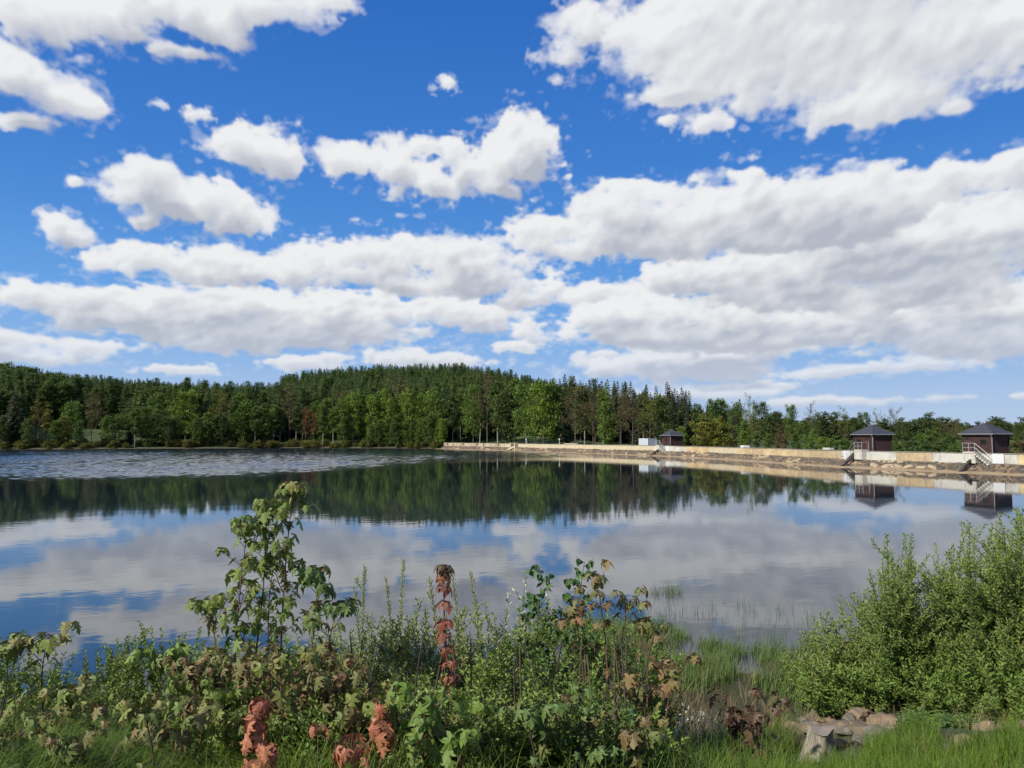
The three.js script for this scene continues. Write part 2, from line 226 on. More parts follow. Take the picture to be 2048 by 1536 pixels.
// ground sheet: rings round the viewpoint, out to the horizon
{
  const rings = [0]; for (let r = 1.2; r < 7000; r *= r < 24 ? 1.02 : r < 190 ? 1.035 : r < 320 ? 1.012 : r < 600 ? 1.03 : 1.07) rings.push(r);
  const az = []; for (let a = -180; a < 180; a += Math.abs(a) < 42 ? 0.5 : Math.abs(a) < 80 ? 1.5 : 5) az.push(a);
  const p = [], uv = [], col = [], idx = [], n = az.length, R = rng(4);
  for (const r of rings) for (const a of az) {
    const x = Math.sin(a / 57.29578) * r, z = -Math.cos(a / 57.29578) * r, y = ground(x, z);
    p.push(x, y, z); uv.push(x, z);
    let c = [0.045, 0.075, 0.018];                                            // meadow grass
    if (r < 40) { const wet = smooth(0.15, -0.05, y); c = [lerp(0.05, 0.045, wet), lerp(0.062, 0.036, wet), lerp(0.02, 0.022, wet)]; }
    else if (r < 420) { const [s] = beyond(x, z); if (s < 4) c = [0.085, 0.075, 0.035]; else { const f = smooth(-0.2, 0.3, noise(x * 0.03, z * 0.03, 14)); c = [lerp(0.06, 0.045, f), lerp(0.12, 0.085, f), 0.02]; } }
    else { const f = smooth(-0.1, 0.25, noise(x * 0.006, z * 0.006, 15)); c = [lerp(0.07, 0.03, f), lerp(0.13, 0.055, f), lerp(0.03, 0.02, f)]; }
    col.push(...c);
  }
  for (let i = 0; i < rings.length - 1; i++) for (let j = 0; j < n; j++) { const a = i * n + j, b = i * n + (j + 1) % n; if (i) idx.push(a, b, a + n); idx.push(b, b + n, a + n); }
  const g = new THREE.BufferGeometry(); g.setAttribute('position', new THREE.Float32BufferAttribute(p, 3)); g.setAttribute('uv', new THREE.Float32BufferAttribute(uv, 2)); g.setAttribute('color', new THREE.Float32BufferAttribute(col, 3)); g.setIndex(idx); g.computeVertexNormals();
  const tex = dataTex(512, 512, (u, v) => { const k = 0.62 + 0.5 * fbmT(u, v, 8, 6, 2) + 0.25 * fbmT(u, v, 48, 3, 7); return [k * 1.05, k, k * 0.95]; });
  const m = new THREE.MeshStandardMaterial({ roughness: 1, vertexColors: true, map: repeat(tex, 0.25), side: THREE.DoubleSide });
  const t = part('ground', g, m, scene); t.userData.kind = 'structure';
}
function fbmT(u, v, cells, oct, s) { let a = 0.5, sum = 0; for (let k = 0; k < oct; k++) { const x = u * cells, y = v * cells, ix = Math.floor(x), iy = Math.floor(y), fx = x - ix, fy = y - iy, p = fx * fx * (3 - 2 * fx), q = fy * fy * (3 - 2 * fy), H = (i, j) => hash2(((i % cells) + cells) % cells, ((j % cells) + cells) % cells, s + k); sum += a * (2 * lerp(lerp(H(ix, iy), H(ix + 1, iy), p), lerp(H(ix, iy + 1), H(ix + 1, iy + 1), p), q) - 1); a *= 0.5; cells *= 2; } return sum; }

// ------------------------------------------------------------------ the reservoir: calm near the viewer, ruffled by wind on the far left
{
  const R = rng(31), calm = [], rough = [];
  const waves = (n, l0, l1, dir, spread) => Array.from({ length: n }, () => { const l = l0 * Math.pow(l1 / l0, R()), a = dir + (R() - 0.5) * spread, k = 2 * Math.PI / l; return [Math.cos(a) * k, Math.sin(a) * k, R() * 6.283, l]; });
  const ruffle = waves(46, 0.55, 1.7, 1.5, 2.4), swell = waves(9, 1.6, 6, 1.35, 1.6);
  const ruffled = (x, z) => { const d = -z, u = 1024 + 1538 * x / Math.max(1, d), w = 14 * noise(x * 0.03, z * 0.012, 61) + 6 * noise(x * 0.09, z * 0.05, 62);
    const start = table([[-400, 52], [0, 55], [200, 58], [450, 62], [600, 70], [760, 84], [900, 100], [1050, 112], [1200, 134], [1350, 150], [1400, 400]], u) + w * 0.35;
    return smooth(start * 0.95, start * 1.45, d) * lerp(0.7, 1.15, smooth(-0.5, 0.5, noise(x * 0.035, z * 0.014, 63))) * table([[0, 1], [700, 1], [1000, 0.75], [1250, 0.6], [1400, 0.3]], u); };
  const rows = [], p = [], uv = [], uv1 = [], idx = [];
  for (let d = 4; d < 320;) { rows.push(d); d += d < 48 ? 0.5 : d < 150 ? 0.22 : d < 262 ? 0.34 : 4; }
  const cols = 520;
  for (const d of rows) for (let j = 0; j <= cols; j++) {
    const f = (j / cols) * 2 - 1, x = (Math.abs(f) < 0.8 ? f / 0.8 * 0.74 : Math.sign(f) * (0.74 + (Math.abs(f) - 0.8) * 12)) * d + (Math.abs(f) >= 0.8 ? Math.sign(f) * 0 : 0), z = -d;
    let y = 0; const m = d > 44 && Math.abs(f) < 0.8 ? ruffled(x, z) : 0;
    if (m > 0.001) { for (const [kx, kz, ph, l] of ruffle) y += Math.sin(kx * x + kz * z + ph) * l * 0.0048; y *= m * (1 + 0.3 * noise(x * 0.7, z * 0.3, 64)); }
    if (d > 12 && d < 200) for (const [kx, kz, ph, l] of swell) y += Math.sin(kx * x + kz * z + ph) * l * 0.00004;
    p.push(x, y, z); uv.push(x, z); uv1.push((x + 270) / 360, (z + 330) / 330);
  }
  const n = cols + 1;
  for (let i = 0; i < rows.length - 1; i++) for (let j = 0; j < cols; j++) { const a = i * n + j; idx.push(a, a + 1, a + n + 1, a, a + n + 1, a + n); }
  const g = new THREE.BufferGeometry(); g.setAttribute('position', new THREE.Float32BufferAttribute(p, 3)); g.setAttribute('uv', new THREE.Float32BufferAttribute(uv, 2)); g.setAttribute('uv1', new THREE.Float32BufferAttribute(uv1, 2)); g.setIndex(idx); g.computeVertexNormals();
  // waves too small to build show as roughness where the wind touches the water
  const rt = dataTex(1024, 1024, (u, v) => { const x = u * 360 - 270, z = v * 330 - 330, m = z < -44 ? ruffled(x, z) : 0; return [0, 0.03 + 0.10 * Math.sqrt(clamp(m)) * (1 + 0.3 * noise(x * 0.5, z * 0.22, 66) + 0.2 * noise(x * 0.16, z * 0.06, 67)), 0]; }); rt.wrapS = rt.wrapT = THREE.ClampToEdgeWrapping; rt.channel = 1;
  // fine ripples: a tile of 16 m, slopes stored ten times too steep and scaled back
  const N = 1024, T = 16, tw = Array.from({ length: 44 }, () => { const l = 0.16 * Math.pow(7, R()), a = 1.45 + (R() - 0.5) * 1.7; const kx = Math.round(Math.cos(a) * T / l), kz = Math.round(Math.sin(a) * T / l); return [kx, kz, R() * 6.283, 0.35 + 0.65 * R()]; }).filter((w) => w[0] || w[1]);
  const tex = dataTex(N, N, (u, v) => { let sx = 0, sz = 0; for (const [kx, kz, ph, a] of tw) { const c = Math.cos(2 * Math.PI * (kx * u + kz * v) + ph) * a * 0.075, k = Math.hypot(kx, kz); sx += c * kx / k; sz += c * kz / k; } return [0.5 + sx * 0.5, 0.5 + sz * 0.5, 1]; });
  const m = new THREE.MeshPhysicalMaterial({ color: C(0.008, 0.016, 0.026), roughness: 1, roughnessMap: rt, ior: 1.52, normalMap: repeat(tex, 1 / T), normalScale: new THREE.Vector2(0.0055, 0.0055), side: THREE.DoubleSide });
  const w = part('water', g, m, scene); w.userData.kind = 'structure';
}
// ------------------------------------------------------------------ the dam: parapet of cast panels on a stone-pitched slope
// length along the dam of the point that stands at bearing u
const sOf = (u) => { let best = 0, bd = 1e9; for (let i = 0; i <= 3000; i++) { const p = damCurve.getPointAt(i / 3000), e = Math.abs(1024 + 1538 * p.x / -p.z - u); if (p.z < -30 && e < bd) { bd = e; best = i / 3000 * DAML; } } return best; };
const S3 = sOf(1952), S2 = sOf(1722), S1 = sOf(1325), S0 = sOf(2140), SEND = DAML;
const concreteTex = (seed, base, stain, patch, amount) => dataTex(256, 128, (u, v) => {
  const a = fbmT(u, v, 4, 5, seed), b = fbmT(u, v, 24, 3, seed + 9), st = smooth(0.05, 0.4, fbmT(u, 0.3 + v * 0.08, 32, 3, seed + 20)), pt = smooth(0.02, 0.07, fbmT(u, v, 3, 5, seed + 40) - 0.32 + amount);
  return [0, 1, 2].map((k) => { let c = base[k] * (1 + 0.22 * a + 0.14 * b); c = lerp(c, stain[k], st * 0.45); return lerp(c, patch[k] * (1 + 0.25 * b + 0.2 * a), pt); });
});
const wallMats = {
  grey: [0, 1].map((k) => new THREE.MeshStandardMaterial({ map: concreteTex(100 + k * 7, [0.40, 0.395, 0.36], [0.26, 0.245, 0.20], [0.45, 0.43, 0.37], 0.05), roughness: 0.92 })),
  tan: [0, 1].map((k) => new THREE.MeshStandardMaterial({ map: concreteTex(130 + k * 7, [0.37, 0.29, 0.18], [0.22, 0.17, 0.11], [0.43, 0.33, 0.175], 0.04), roughness: 0.95 })),
  ochre: [0, 1].map((k) => new THREE.MeshStandardMaterial({ map: concreteTex(160 + k * 7, [0.38, 0.29, 0.17], [0.26, 0.2, 0.12], [0.46, 0.36, 0.205], 0.32), roughness: 0.95 })),
  beige: [0, 1].map((k) => new THREE.MeshStandardMaterial({ map: concreteTex(190 + k * 7, [0.42, 0.365, 0.26], [0.25, 0.21, 0.15], [0.46, 0.38, 0.24], 0.1), roughness: 0.95 })),
  rust: [0, 1].map((k) => new THREE.MeshStandardMaterial({ map: concreteTex(220 + k * 7, [0.36, 0.31, 0.22], [0.12, 0.07, 0.05], [0.15, 0.07, 0.05], 0.15), roughness: 0.95 })),
};
const copingMat = new THREE.MeshStandardMaterial({ map: concreteTex(300, [0.20, 0.19, 0.165], [0.1, 0.095, 0.08], [0.25, 0.24, 0.2], 0.1), roughness: 0.95 });
// a block that follows the dam's curve: outline [u, y] swept from s0 to s1
function sweep(s0, s1, outline, step = 1.2, rough = 0) {
  const n = Math.max(1, Math.ceil((s1 - s0) / step)), p = [], uv = [], idx = []; let len = [0]; const m = outline.length;
  for (let k = 1; k < m; k++) len.push(len[k - 1] + Math.hypot(outline[k][0] - outline[k - 1][0], outline[k][1] - outline[k - 1][1]));
  for (let k = 0; k < m; k++) { const [u0, y0] = outline[k], [u1, y1] = outline[(k + 1) % m], L = Math.hypot(u1 - u0, y1 - y0);
    for (let i = 0; i <= n; i++) for (const [u, y, t] of [[u0, y0, 0], [u1, y1, L]]) { const s = lerp(s0, s1, i / n); p.push(...damAt(s, u + rough * noise(s * 1.3, u * 3, 7), y + rough * noise(s * 1.7, u * 3 + 9, 8))); uv.push((s - s0) / 5, (len[k] + t) / 2.5); }
    const f = k * (n + 1) * 2; for (let i = 0; i < n; i++) { const a = f + i * 2; idx.push(a, a + 1, a + 2, a + 1, a + 3, a + 2); } }
  for (const [i, s] of [[0, s0], [n, s1]]) { const at = p.length / 3; outline.forEach(([u, y]) => { p.push(...damAt(s, u, y)); uv.push(u, y); }); for (let k = 1; k < m - 1; k++) idx.push(at, at + k, at + k + 1); }
  const g = new THREE.BufferGeometry(); g.setAttribute('position', new THREE.Float32BufferAttribute(p, 3)); g.setAttribute('uv', new THREE.Float32BufferAttribute(uv, 2)); g.setIndex(idx); g.computeVertexNormals(); return g;
}
const TOP = 1.93, SILL = 0.92, ROAD = 1.05;
const dam = thing('dam', 'long curving reservoir dam with pale patched parapet above a dark stone slope', 'dam');
// body and crest path, silt bench along the water
part('embankment', sweep(S0 - 60, SEND + 1, [[0.04, SILL - 0.03], [0.9, 0.42], [1.9, -0.25], [2.2, -1.4], [-9, -1.4], [-8, 0.5], [-6, ROAD - 0.02], [-0.1, ROAD - 0.02]], 2.5), mat(0.085, 0.07, 0.055, 1), dam);
part('silt_bench', sweep(S0 - 30, SEND, [[1.0, 0.17], [2.6, 0.10], [4.4, -0.16], [4.5, -0.8], [1.0, -0.8]], 1.0, 0.05), new THREE.MeshStandardMaterial({ map: concreteTex(330, [0.27, 0.20, 0.12], [0.15, 0.11, 0.07], [0.34, 0.25, 0.14], 0.1), roughness: 0.9 }), dam);
{
  const R = rng(5), kinds = []; let s = S0 - 30;
  const gaps = [[S1 - 1.5, S1 - 0.3], [S2 - 1.4, S2 - 0.2], [S3 - 0.5, S3 + 0.7]];
  while (s < SEND - 1) {
    const e = Math.min(SEND, s + 3.4 + R() * 1.9), d = Math.min(Math.abs(s + 2 - S1), Math.abs(s + 2 - S2), Math.abs(s + 2 - S3));
    const u = (() => { const p = damCurve.getPointAt(clamp((s + e) / 2 / DAML)); return 1024 + 1538 * p.x / -p.z; })();
    let k = d < 5.2 ? 'grey' : u > 1500 ? (R() < 0.55 ? 'tan' : 'ochre') : u > 1330 ? (R() < 0.4 ? 'ochre' : R() < 0.6 ? 'beige' : 'grey') : u < 1010 ? 'rust' : 'beige';
    if (u > 1995) k = 'ochre';
    const top = TOP - 0.06 + (R() - 0.5) * 0.03, m = wallMats[k][R() < 0.5 ? 0 : 1], out = (R() - 0.5) * 0.035;
    part('parapet_panel', sweep(s + 0.018, e - 0.018, [[0.02 + out, SILL - 0.35], [0.02 + out, top], [-0.36, top], [-0.36, ROAD - 0.5]], 0.9), m, dam);
    part('coping_slab', sweep(s + 0.01, e - 0.01, [[0.075, top + 0.004], [0.075, top + 0.075], [-0.42, top + 0.075], [-0.42, top + 0.004]], 0.9), copingMat, dam);
    s = e;
  }
}
// stone pitching: the nearer stones one by one, the far ones together
{
  const R = rng(9), stoneMats = [[0.10, 0.085, 0.07], [0.075, 0.065, 0.055], [0.14, 0.105, 0.07], [0.19, 0.135, 0.085], [0.12, 0.10, 0.085], [0.34, 0.27, 0.18]].map((c) => mat(...c, 0.95, { flatShading: true }));
  const shapes = Array.from({ length: 8 }, () => { const g = new THREE.IcosahedronGeometry(0.5, 1), p = g.attributes.position, s = Math.floor(R() * 1000); for (let i = 0; i < p.count; i++) { const x = p.getX(i), y = p.getY(i), z = p.getZ(i), k = 1 + 0.34 * noise(x * 3 + s, y * 3 + z * 2, 3); p.setXYZ(i, clamp(x * k * 1.25, -0.5, 0.5), clamp(y * k * 0.9, -0.34, 0.3), clamp(z * k * 1.25, -0.5, 0.5)); } g.computeVertexNormals(); return g; });
  const far = [[], [], [], [], [], []]; let near = 0;
  for (let s = S0; s < SEND - 3;) {
    const d = -damAt(s, 0, 0)[2], size = d < 130 ? 0.46 : 0.62; 
    for (let row = 0; row < 4; row++) {
      const f = (row + 0.5 + (R() - 0.5) * 0.4) / 4, u = 0.12 + f * 1.25, y = 0.86 - f * 0.74, sc = size * (0.75 + 0.6 * R());
      let k = Math.floor(R() * 5); if (noise(s * 0.22, row * 0.6, 41) > 0.45) k = R() < 0.5 ? 5 : 3;
      const geo = shapes[Math.floor(R() * 8)], pos = damAt(s + (R() - 0.5) * 0.25, u, y), q = new THREE.Quaternion().setFromEuler(new THREE.Euler((R() - 0.5) * 0.5, R() * 6.28, (R() - 0.5) * 0.5)), scl = V(sc, sc * 0.8, sc * (0.7 + 0.4 * R()));
      if (near < 300 && d > 74) { const st = part('stone', geo, stoneMats[k], dam); st.position.set(...pos); st.quaternion.copy(q); st.scale.copy(scl); near++; }
      else { const g = geo.index ? geo.toNonIndexed() : geo.clone(); g.applyMatrix4(new THREE.Matrix4().compose(V(...pos), q, scl)); far[k].push(g); }
    }
    s += size * 0.82;
  }
  far.forEach((list, k) => list.length && part('stone_pitching', mergeGeometries(list), stoneMats[k], dam, 'stuff'));
  // a few large pale slabs lying at the foot of the slope
  for (const u of [1235, 1262, 1290, 1400, 1610, 1765, 1790, 1812, 1830, 1856, 1880]) { const st = part('pale_slab', shapes[Math.floor(R() * 8)], stoneMats[5], dam); st.position.set(...damAt(sOf(u), 0.95 + R() * 0.5, 0.32)); st.scale.set(0.9 + R() * 0.5, 0.5, 0.7); st.rotation.set(0.2, R() * 6, 0.2); }
}
// turn of the dam at s: local x runs along the dam (towards the near end), local z towards the water
const damTurn = (s) => { const q = damCurve.getTangentAt(clamp(s / DAML)); return Math.atan2(-q.z, q.x) + Math.PI; };
const metal = new THREE.MeshStandardMaterial({ color: C(0.45, 0.46, 0.46), metalness: 0.6, roughness: 0.45 });
const whitePaint = mat(0.50, 0.51, 0.53, 0.6), darkWood = mat(0.035, 0.03, 0.027, 0.85), concrete = wallMats.grey[0];
const bar = (b, a, c, r = 0.025) => b.tube([a, c], [r], 6);

// ------------------------------------------------------------------ valve houses on the crest
const slateMats = [0.9, 1, 1.12].map((k) => mat(0.040 * k, 0.041 * k, 0.052 * k, 0.6));
const boardMats = [0.85, 1, 1.15, 0.95].map((k) => mat(0.040 * k, 0.016 * k, 0.014 * k, 0.8));
const trimMat = mat(0.028, 0.013, 0.012, 0.75), zinc = mat(0.30, 0.31, 0.33, 0.45, { metalness: 0.5 }), glassDark = new THREE.MeshStandardMaterial({ color: C(0.012, 0.013, 0.015), roughness: 0.08 });
function valveHouse(u, d, label, windowAt, doorAt) {
  const s = sOf(u - 16), turn = damTurn(s), o = thing('valve_house', label, 'hut', 'valve houses on the dam crest', [xAt(u, d), ROAD - 0.05, -d], turn);
  // origin: the corner between the two faces seen; x towards the near end, z towards the water; the hut lies at x -L..0, z -D..0
  const L = 3.2, D = 2.65, H = 2.6, R = rng(u);
  const base = new THREE.BoxGeometry(L + 0.1, 0.5, D + 0.1); base.translate(-L / 2, 0.05, -D / 2); part('plinth', base, whitePaint, o);
  const core = new THREE.BoxGeometry(L - 0.08, H - 0.1, D - 0.08); core.translate(-L / 2, 0.2 + H / 2, -D / 2); part('wall', core, trimMat, o);
  const board = new RoundedBoxGeometry(0.135, H - 0.22, 0.03, 1, 0.006), nL = 22, nD = 18;
  const openings = [[windowAt - 0.38, windowAt + 0.38, 1.5, 2.2], [doorAt - 0.46, doorAt + 0.46, 0, 2.24]];
  for (let i = 0; i < nL; i++) {
    const x = (i + 0.5) * L / nL, hit = openings.find((w) => x > w[0] - 0.06 && x < w[1] + 0.06), m = boardMats[Math.floor(R() * 4)];
    const put = (y0, y1) => { if (y1 - y0 < 0.05) return; const b = part('board', board, m, o); b.scale.y = (y1 - y0) / (H - 0.22); b.position.set(-x, (y0 + y1) / 2, -0.03 + (R() - 0.5) * 0.006); };
    if (!hit) put(0.3, H + 0.1); else { put(0.3, hit[2] + 0.28); put(hit[3] + 0.28, H + 0.1); }
    const back = part('board', board, m, o); back.position.set(-x, 0.3 + H / 2 - 0.1, -D + 0.03);
  }
  for (let i = 0; i < nD; i++) for (const x of [-0.03, -L + 0.03]) { const b = part('board', board, boardMats[Math.floor(R() * 4)], o); b.rotation.y = Math.PI / 2; b.position.set(x + (R() - 0.5) * 0.006, 0.3 + H / 2 - 0.1, -(i + 0.5) * D / nD); }
  for (const [x, z] of [[0, 0], [-L, 0], [0, -D], [-L, -D]]) { const c = new THREE.BoxGeometry(0.12, H - 0.1, 0.12); c.translate(x, 0.3 + (H - 0.1) / 2, z); part('corner_post', c, trimMat, o); }
  // window and door on the water side
  const w = part('window', new THREE.BoxGeometry(0.7, 0.5, 0.03), glassDark, o); w.position.set(-windowAt, 2.03, -0.04);
  const fr = new Bag(); fr.box(-0.4, 0.25, -0.02, 0.4, 0.31, 0.06); fr.box(-0.4, -0.31, -0.02, 0.4, -0.25, 0.06); fr.box(-0.4, -0.25, -0.02, -0.34, 0.25, 0.06); fr.box(0.34, -0.25, -0.02, 0.4, 0.25, 0.06); part('frame', fr.geo(), boardMats[2], w);
  const dr = part('door', new THREE.BoxGeometry(0.86, 2.0, 0.05), boardMats[2], o); dr.position.set(-doorAt, 1.28, -0.035);
  const df = new Bag(); df.box(-0.5, -1, -0.02, -0.43, 1.07, 0.05); df.box(0.43, -1, -0.02, 0.5, 1.07, 0.05); df.box(-0.43, 1.0, -0.02, 0.43, 1.07, 0.05); part('frame', df.geo(), trimMat, dr);
  const hd = new Bag(); bar(hd, [0.33, 0, 0.02], [0.33, 0, 0.08], 0.012); bar(hd, [0.33, 0, 0.08], [0.22, 0, 0.08], 0.012); part('handle', hd.geo(), metal, dr);
  const lamp = new THREE.CylinderGeometry(0.05, 0.09, 0.14, 10); lamp.rotateX(0.5); lamp.translate(-doorAt, 2.45, 0.06); part('wall_lamp', lamp, trimMat, o);
  // pyramid roof of slate courses
  const E = 0.3, e = H + 0.3, rise = 1.12, cx = -L / 2, cz = -D / 2, roof = part('roof', new THREE.BufferGeometry(), slateMats[0], o);
  const rb = new Bag(), A = [[-L - E, E], [E, E], [E, -D - E], [-L - E, -D - E]];
  for (let k = 0; k < 4; k++) { const a = A[k], b = A[(k + 1) % 4]; rb.tri([a[0], e, a[1]], [b[0], e, b[1]], [cx, e + rise, cz], [1, 1, 1]); }
  rb.quad([A[0][0], e - 0.01, A[0][1]], [A[1][0], e - 0.01, A[1][1]], [A[2][0], e - 0.01, A[2][1]], [A[3][0], e - 0.01, A[3][1]], [1, 1, 1]); roof.geometry = rb.geo();
  for (let k = 0; k < 4; k++) for (let c = 0; c < 9; c++) {
    const b = new Bag(), a0 = A[k], a1 = A[(k + 1) % 4], t0 = c / 9, t1 = Math.min(0.995, (c + 1.15) / 9), P = (q, t, lift) => [lerp(q[0], cx, t), lerp(e, e + rise, t) + lift, lerp(q[1], cz, t)];
    b.quad(P(a0, t0, 0.03), P(a1, t0, 0.03), P(a1, t1, 0.008), P(a0, t1, 0.008), [1, 1, 1]); b.quad(P(a0, t0, 0.0), P(a1, t0, 0.0), P(a1, t0, 0.03), P(a0, t0, 0.03), [1, 1, 1]);
    part('slate_course', b.geo(), slateMats[(c + k * 2) % 3], roof);
  }
  const hips = new Bag(); for (const q of A) bar(hips, [q[0], e + 0.035, q[1]], [cx, e + rise + 0.03, cz], 0.03); part('hip_capping', hips.geo(), slateMats[1], roof);
  const fin = new THREE.ConeGeometry(0.07, 0.22, 8); fin.translate(cx, e + rise + 0.1, cz); part('finial', fin, zinc, roof);
  const gut = new Bag(); for (let k = 0; k < 4; k++) { const a = A[k], b = A[(k + 1) % 4]; bar(gut, [a[0], e - 0.05, a[1]], [b[0], e - 0.05, b[1]], 0.055); } part('gutter', gut.geo(), zinc, o);
  const dp = new Bag(); dp.tube([[0.02, e - 0.06, E], [0.02, e - 0.3, 0.16], [0.02, e - 0.45, 0.1], [0.02, 0.05, 0.1]], [0.045], 8); part('downpipe', dp.geo(), zinc, o);
  return o;
}
valveHouse(1982, 79.2, 'dark brown boarded valve house with slate pyramid roof, window beside its downpipe, end of dam', 0.95, 2.7);
valveHouse(1744.5, 91.6, 'dark brown boarded valve house with slate pyramid roof, door next to its downpipe, middle one', 2.45, 1.0);
valveHouse(1341, 148.5, 'small far valve house with slate pyramid roof beside the pale grey container', 1.6, 2.7);

// ------------------------------------------------------------------ stairs over the parapet with railings, white panels, sloping dark timbers
function accessStair(s, label, flip) {
  const o = thing('access_stair', label, 'stairs', 'stairs over the dam parapet', damAt(s, 0, 0), damTurn(s)), k = flip ? -1 : 1;
  for (let i = 0; i < 6; i++) { const st = part('step', new THREE.BoxGeometry(0.26, 0.17, 0.75), concrete, o); st.position.set(k * (0.15 + i * 0.25), TOP - 0.12 - i * 0.19, 0.48); }
  const land = part('landing', new THREE.BoxGeometry(1.25, 0.14, 1.0), concrete, o); land.position.set(k * -0.62, TOP + 0.07, 0.2);
  const pier = part('pier', new THREE.BoxGeometry(1.3, 1.0, 0.6), concrete, o); pier.position.set(k * -0.6, TOP - 0.52, 0.34);
  for (const z of [0.62]) {
    const rail = new Bag(); const P = (x, y) => [k * x, y, z];
    bar(rail, P(-1.25, TOP + 1.0), P(0, TOP + 1.0)); bar(rail, P(-1.25, TOP + 0.55), P(0, TOP + 0.55)); bar(rail, P(0, TOP + 1.0), P(1.45, TOP - 0.15)); bar(rail, P(0, TOP + 0.55), P(1.45, TOP - 0.6));
    for (const x of [-1.25, -0.62, 0]) bar(rail, P(x, TOP + 0.1), P(x, TOP + 1.0)); bar(rail, P(1.45, TOP - 1.05), P(1.45, TOP - 0.15));
    bar(rail, P(-1.25, TOP + 1.0), [k * -1.25, TOP + 1.0, -0.3]); bar(rail, [k * -1.25, TOP + 1.0, -0.3], [k * -1.25, TOP + 0.05, -0.3]);
    part('railing', rail.geo(), metal, o);
  }
  const plate = new THREE.BoxGeometry(1.15, 0.95, 0.04); plate.translate(k * 2.1 - 0.1 * k, TOP - 0.52, 0.09); part('white_panel', plate, whitePaint, o);
  return o;
}
accessStair(S3 - 0.1, 'concrete stair with metal railing below the valve house at the dam end', false);
accessStair(S2 + 0.6, 'concrete stair with metal railing below the middle valve house', true);
accessStair(S1 + 0.3, 'small stair with railing below the far valve house', false);
function guideBeam(s, run, label) {
  const o = thing('guide_beam', label, 'beam', 'sloping dark beams running into the water', damAt(s, 0, 0), damTurn(s));
  const g = new RoundedBoxGeometry(0.26, 0.24, 3.0, 2, 0.03), a = Math.atan2(1.35, 2.3); g.rotateX(a); g.translate(0, 0.55, 1.7); part('timber', g, darkWood, o);
  for (const t of [-0.9, 0, 0.9]) { const c = new THREE.BoxGeometry(0.34, 0.3, 0.07); c.rotateX(a); c.translate(0, 0.55 - t * Math.sin(a), 1.7 + t * Math.cos(a)); part('iron_strap', c, trimMat, o); }
  o.rotation.y += run; return o;
}
guideBeam(sOf(1943), 0.12, 'dark sloping timber running into the water by the end valve house');
guideBeam(sOf(1712), 0.1, 'dark sloping timber running into the water by the middle valve house');
guideBeam(sOf(1321), 0.1, 'dark sloping timber running into the water by the far valve house');
// cable drooping along the parapet left of the middle house
{ const b = new Bag(), pts = []; for (let i = 0; i <= 12; i++) { const t = i / 12; pts.push(damAt(lerp(sOf(1697), sOf(1672), t), 0.1, TOP - 0.1 - 0.62 * 4 * t * (1 - t))); } b.tube(pts, [0.02], 5); tag(part('chain', b.geo(), metal, scene), 'dark chain hanging in a loop on the parapet', 'chain'); }
// grey site container, white water tank, concrete block on the crest
{
  const s = sOf(1277), o = thing('site_container', 'pale grey corrugated container standing behind the parapet', 'container', null, damAt(s, -2.2, ROAD - 0.03), damTurn(s));
  const m = mat(0.50, 0.55, 0.58, 0.6), m2 = mat(0.42, 0.47, 0.50, 0.6); const box = new THREE.BoxGeometry(3.0, 2.2, 2.1); box.translate(0, 1.12, 0); part('body', box, m, o);
  const rib = new THREE.BoxGeometry(0.07, 2.0, 0.06); for (let i = 0; i < 14; i++) { const r = part('rib', rib, m2, o); r.position.set(-1.4 + i * 0.215, 1.12, 1.07); } for (let i = 0; i < 9; i++) { const r = part('rib', rib, m2, o); r.rotation.y = Math.PI / 2; r.position.set(1.52, 1.12, -0.95 + i * 0.235); }
  const top = new THREE.BoxGeometry(3.1, 0.1, 2.2); top.translate(0, 2.25, 0); part('roof', top, m2, o);
  for (const [x, z] of [[-1.5, 1.05], [1.5, 1.05], [-1.5, -1.05], [1.5, -1.05]]) { const c = new THREE.BoxGeometry(0.12, 2.24, 0.12); c.translate(x, 1.12, z); part('corner_post', c, m2, o); }
}
{
  const s = sOf(1470), o = thing('water_tank', 'white plastic tank in a wire cage behind the parapet', 'tank', null, damAt(s, -1.6, ROAD - 0.03), damTurn(s));
  const g = new RoundedBoxGeometry(1.0, 1.0, 1.2, 3, 0.12); g.translate(0, 0.72, 0); part('body', g, mat(0.74, 0.74, 0.70, 0.5), o);
  const pal = new THREE.BoxGeometry(1.05, 0.16, 1.25); pal.translate(0, 0.09, 0); part('pallet', pal, darkWood, o);
  const cage = new Bag(); for (const y of [0.3, 0.6, 0.9, 1.18]) { cage.tube([[-0.53, y, -0.63], [0.53, y, -0.63], [0.53, y, 0.63], [-0.53, y, 0.63], [-0.53, y, -0.63]], [0.012], 4); } for (const [x, z] of [[-0.53, -0.63], [0.53, -0.63], [0.53, 0.63], [-0.53, 0.63], [0, 0.63], [-0.53, 0]]) bar(cage, [x, 0.17, z], [x, 1.2, z], 0.012); part('cage', cage.geo(), metal, o);
  const lid = new THREE.CylinderGeometry(0.12, 0.13, 0.07, 14); lid.translate(0, 1.25, 0); part('lid', lid, darkWood, o);
}
{ const s = sOf(1640), g = new RoundedBoxGeometry(1.5, 0.8, 0.7, 2, 0.04); g.translate(0, 0.4, 0); const o = part('concrete_block', g, concrete, scene); o.position.set(...damAt(s, -1.0, ROAD - 0.03)); o.position.y += 0.35; o.rotation.y = damTurn(s); o.scale.y = 1; o.position.y = ROAD - 0.03; tag(o, 'low pale concrete block on the crest behind the parapet', 'block'); o.geometry.scale(1, 1.45, 1); }
